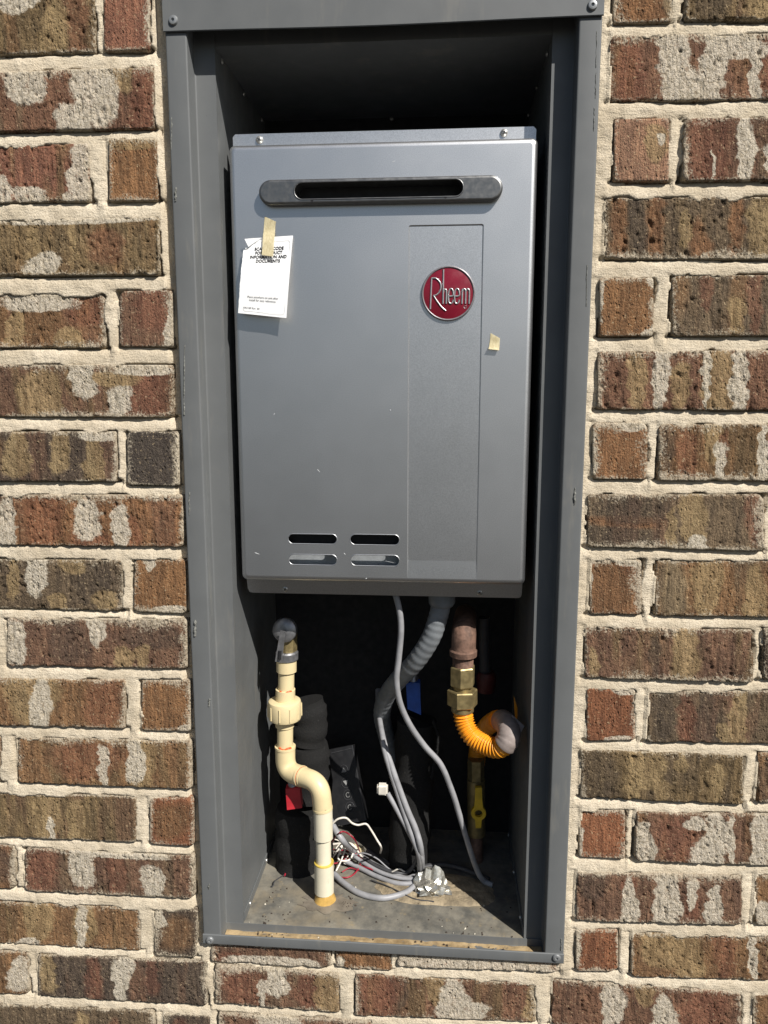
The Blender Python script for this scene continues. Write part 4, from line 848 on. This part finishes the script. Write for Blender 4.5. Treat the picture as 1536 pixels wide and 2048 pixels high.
cable('wire', [onfloor(664, 1698, .016), onfloor(684, 1706, .012), onfloor(700, 1722, .008), onfloor(716, 1730, .006), onfloor(742, 1738, .010), onfloor(764, 1746, .005)], .0011, REDW, 'thin red wire lying straight beside the white wire', 'wire')
cable('wire', [onfloor(672, 1742, .006), onfloor(682, 1722, .014), onfloor(690, 1700, .024), onfloor(698, 1690, .026), onfloor(712, 1694, .022)], .0012, WHITEW, 'short white wire arching up to the cream plug', 'wire')
for lbl, m_, r_, pp in (('hair-thin white wire zigzagging right of the cream pipe', WHITEW, .0009, [(662, 1676, .030), (680, 1684, .026), (672, 1700, .018), (696, 1708, .014), (688, 1726, .008), (708, 1728, .006)]),
        ('hair-thin red wire twisted under the cream plug', REDW, .0009, [(668, 1706, .016), (690, 1700, .020), (716, 1710, .012), (730, 1728, .006), (720, 1740, .004), (700, 1736, .005), (684, 1744, .004)]),
        ('hair-thin grey wire arching over the cable bundle', CABLE, .0010, [(700, 1716, .012), (724, 1706, .024), (752, 1716, .022), (776, 1736, .012), (796, 1748, .008), (810, 1742, .010)]),
        ('bent white wire end beside the foil', WHITEW, .0011, [(784, 1744, .010), (798, 1738, .016), (812, 1744, .010), (822, 1736, .014), (830, 1742, .010)]),
        ('hair-thin dark wire lying across the sealant patch', DARKC, .0009, [(742, 1760, .004), (770, 1770, .005), (800, 1784, .005), (830, 1798, .004), (868, 1803, .004)])):
    cable('wire', [onfloor(*q) for q in pp], r_, m_, lbl, 'wire')
b = MB(); c0 = onfloor(714, 1700, .012); b.box(c0[0]-.010, c0[0]+.010, c0[1]-.005, c0[1]+.005, c0[2]-.006, c0[2]+.007)
pl = b.build('wire_connector', PLUG, None, 0); pl.data.transform(Matrix.Translation(-Vector(c0.tolist()))); pl.location = c0.tolist(); pl.rotation_euler = (.2, .5, .5); tag(pl, 'cream plastic plug where the thin wires join', 'connector')
bm_ = bmesh.new(); bm_.from_mesh(pl.data); bmesh.ops.bevel(bm_, geom=bm_.edges[:], offset=.0015, segments=2, affect='EDGES'); bm_.to_mesh(pl.data); bm_.free()

# sealant patch and foil on the floor
ol = [(748, 1772), (770, 1790), (800, 1803), (850, 1809), (905, 1812), (950, 1812), (982, 1806), (988, 1785), (975, 1765), (930, 1752), (880, 1745), (820, 1745), (775, 1752)]
Q = [onfloor(*q, ZF+.0012) for q in ol]; Q = spline(Q+[Q[0]], 4)[:-1]; cc = sum(Q)/len(Q)
rsd = np.random.RandomState(8); n = len(Q); vv = [cc+np.array([0,0,.0015])]; ff = []
for k in range(1, 7):
    for q in Q: p = cc+(q-cc)*k/6*(1+(rsd.rand()-.5)*.05); vv.append(np.array([p[0], p[1], ZF+.0016+(rsd.rand()*.0022 if k < 6 else -.0014)]))
ff = [(0, 1+i, 1+(i+1) % n) for i in range(n)]+[(1+k*n+i, 1+(k+1)*n+i, 1+(k+1)*n+(i+1) % n, 1+k*n+(i+1) % n) for k in range(5) for i in range(n)]
po = MB().add(vv, ff).build('sealant_patch', PATCH, None, 60); tag(po, 'sandy sealant patch spread on the recess floor under the foil', 'sealant')
bm_ = bmesh.new(); bmesh.ops.create_icosphere(bm_, subdivisions=3, radius=1)
fcx = onfloor(866, 1776, ZF+.004); import mathutils
for v in bm_.verts:
    c = v.co.copy(); nz_ = mathutils.noise.cell(c*2.1)*.35+mathutils.noise.noise(c*3.1)*.45+mathutils.noise.cell(c*4.6+Vector((3,1,2)))*.16
    r = .85+nz_*.55; v.co = Vector((c.x*.027*r, c.y*.026*r, max(-.004, (c.z+.25)*.017*r*(1.5 if c.y > .2 else .75))))
fme = bpy.data.meshes.new('crumpled_foil'); bm_.to_mesh(fme); bm_.free()
fo = link('crumpled_foil', fme, FOIL, None, 0); fo.location = fcx.tolist(); tag(fo, 'crumpled shiny foil sealing the hole where the cables enter the floor', 'foil')

# gas line
gp = thing('gas_connector', 'rusty pipe elbow with two brass hex nuts feeding the orange gas hose', 'pipe fitting', at(925, 1420, .105))
YG = .090
P = spline([at(931, 1230, .21), at(930, 1239, .165), at(929, 1250, .118), at(928, 1268, .094), at(927, 1300, .090)], 6); MB().tube(P, .0160, 24).build('iron_elbow', RUST, gp, 60)
MB().lathe(at(926.5, 1312, YG), (0,0,1), [(0, .0150), (.001, .0178), (.008, .0182), (.010, .0160), (.010, .012)], 28).build('elbow_collar', RUST, gp, 45)
P = [at(926, 1310+i*1.1, YG) for i in range(20)]; MB().tube(P, [.0132+.0007*(i % 2) for i in range(20)], 24).build('threaded_nipple', RUST, gp, 20)
def hexnut(c_top, c_bot, r, name, rot): 
    a, b_ = np.array(c_top), np.array(c_bot); vv = []
    for q, s_ in ((a, .93), (a+(b_-a)*.06, 1), (a+(b_-a)*.94, 1), (b_, .93)):
        for k in range(6): t = rot+k*math.pi/3; vv.append(q+np.array([r*s_*math.cos(t), r*s_*math.sin(t), 0]))
    ff = [(i*6+k, i*6+(k+1) % 6, (i+1)*6+(k+1) % 6, (i+1)*6+k) for i in range(3) for k in range(6)]+[(5,4,3,2,1,0), (18,19,20,21,22,23)]
    return MB().add(vv, ff).build(name, BRASS, gp, 0)
hexnut(at(925.5, 1331, YG), at(925, 1371, YG), .0168, 'hex_nut', -1.75); seg([at(925, 1368, YG), at(925, 1380, YG)], .0125, 'sleeve', BRASS, gp)
hexnut(at(925, 1378, YG), at(925, 1410, YG), .0205, 'hex_nut', -1.95); seg([at(925, 1408, YG), at(925, 1421, YG)], .0150, 'ferrule', BRASS, gp)
gh = thing('gas_hose', 'orange corrugated gas hose curling under the brass nuts', 'gas hose', at(955, 1530, .2))
P = spline([at(925, 1416, YG), at(929, 1444, .087), at(943, 1471, .079), at(968, 1489, .068), at(996, 1496, .057), at(1013, 1484, .052), at(1018, 1463, .060), at(1010, 1446, .080), at(997, 1440, .110), at(983, 1446, .145), at(969, 1460, .18), at(957, 1492, .21), at(952, 1530, .215)], 40)
dist = np.concatenate([[0], np.cumsum([np.linalg.norm(P[i+1]-P[i]) for i in range(len(P)-1)])])
MB().tube(P, [.0122+.0013*math.sin(d/.0046*2*math.pi) for d in dist], 24).build('corrugated_jacket', CSST, gh, 80)
S = [p for p, d in zip(P, dist)]; i0 = int(40*4.7); i1 = int(40*7.6)
gt = thing('hose_tag', 'grey brown tag wrapped around the orange hose by the right wall', 'tag', P[i1])
MB().tube(P[i0:i1:4], [.0150+.0004*math.sin(k*1.9) for k in range(len(P[i0:i1:4]))], 20, False).build('wrap', TAGM, gt, 70)
b = MB(); b.add([at(1024, 1430, .070), at(1049, 1452, .060), at(1022, 1502, .044), at(1012, 1468, .046)], [(0,1,2,3)]); b.build('loose_end', TAGM, gt, 0)
b = MB(); b.add([at(1027, 1390, .19), at(1034, 1412, .185), at(1040, 1440, .18), at(1030, 1436, .185)], [(0,1,2,3)]); b.build('loose_corner', CSST, gt, 0)
gv = thing('gas_valve', 'gas shutoff valve with yellow lever behind the orange hose', 'valve', at(955, 1660, .20))
YV = .20
MB().tube([at(952, 1518, YV), at(952, 1560, YV)], .0125, 6).build('brass_nut', BRASS, gv, 0); MB().tube([at(952, 1558, YV), at(953, 1668, YV)], .0135, 16).build('body', BRASS, gv, 40)
lev = [hp(950, 1575, .178), hp(964, 1575, .178), hp(966, 1600, .178)]
a = at(957, 1626, .178); R1 = .0110
lo = [(hp(950.5, 1574, .178)), (hp(963.5, 1574, .178)), (hp(964.5, 1602, .178))]+[(a[0]+R1*math.cos(t), a[2]+R1*math.sin(t)) for t in np.linspace(.9, -1.1, 9)]+[hp(962, 1655, .178), hp(951, 1655, .178)]+[(a[0]+R1*math.cos(t), a[2]+R1*math.sin(t)) for t in np.linspace(-2.05, -4.05, 9)]+[hp(949.5, 1602, .178)]
lo = lo[::-1]
plate('lever', [lo, [(a[0]+.0058*math.cos(t), a[2]+.0058*math.sin(t)) for t in np.linspace(0, 2*math.pi, 21)[:-1]]], .176, .006, YELP, gv)
MB().tube([at(953, 1662, YV), at(953, 1760, .175)], .0095, 14).build('feed_pipe', RUST, gv)
up_ = thing('water_fitting', 'dark copper fitting in the shade right of the brass nuts', 'pipe fitting', at(972, 1380, .2))
MB().tube([at(968, 1235, .2), at(970, 1360, .2)], .0085, 12).build('pipe', DARKC, up_); MB().lathe(at(972, 1382, .2), (0,0,1), [(0, .013), (.022, .015), (.03, .012), (.03, 0)], 14).build('cap', simple('dark_red_cap', (.09,.015,.012), .5), up_, 40)

# crumbs on the floor and sill
rs = np.random.RandomState(3); bd, bl_ = MB(), MB()
for k in range(110):
    x = [rs.uniform(-.178, .178), .10+rs.normal()*.03, -.165+abs(rs.normal())*.02][k % 3]; x = max(-.18, min(.18, x)); y = D1+rs.rand()**1.5*.09; s = rs.uniform(.0004, .0013); tgt = bd if rs.rand() < .8 else bl_
    z = ZF+.0008
    if rs.rand() < .3: y = rs.uniform(.004, D1-.003); z = ZR0+.003
    v = [np.array([x, y, z])+s*np.array(q)*(.6+.8*rs.rand(3)) for q in ((-1,-1,-.6),(1,-1,-.6),(1,1,-.6),(-1,1,-.6),(0,0,1.1))]; tgt.add(v, [(0,1,4),(1,2,4),(2,3,4),(3,0,4),(3,2,1,0)])
for k in range(26):
    c = onfloor(692, 1808); x, y = c[0]+rs.normal()*.006, c[1]+rs.normal()*.006; s = rs.uniform(.0007, .0017)
    v = [np.array([x, y, ZF+.0008])+s*np.array(q)*(.6+.8*rs.rand(3)) for q in ((-1,-1,-.6),(1,-1,-.6),(1,1,-.6),(-1,1,-.6),(0,0,1.0))]; bd.add(v, [(0,1,4),(1,2,4),(2,3,4),(3,0,4),(3,2,1,0)])
o = bd.build('debris', simple('dark_crumbs', lin((62,52,44)), .9), None, 0); tag(o, 'dark crumbs and grit scattered on the recess floor', 'debris', kind='stuff')
o = bl_.build('debris', simple('pale_crumbs', lin((206,198,180)), .9), None, 0); tag(o, 'pale mortar crumbs scattered on the recess floor', 'debris', kind='stuff')
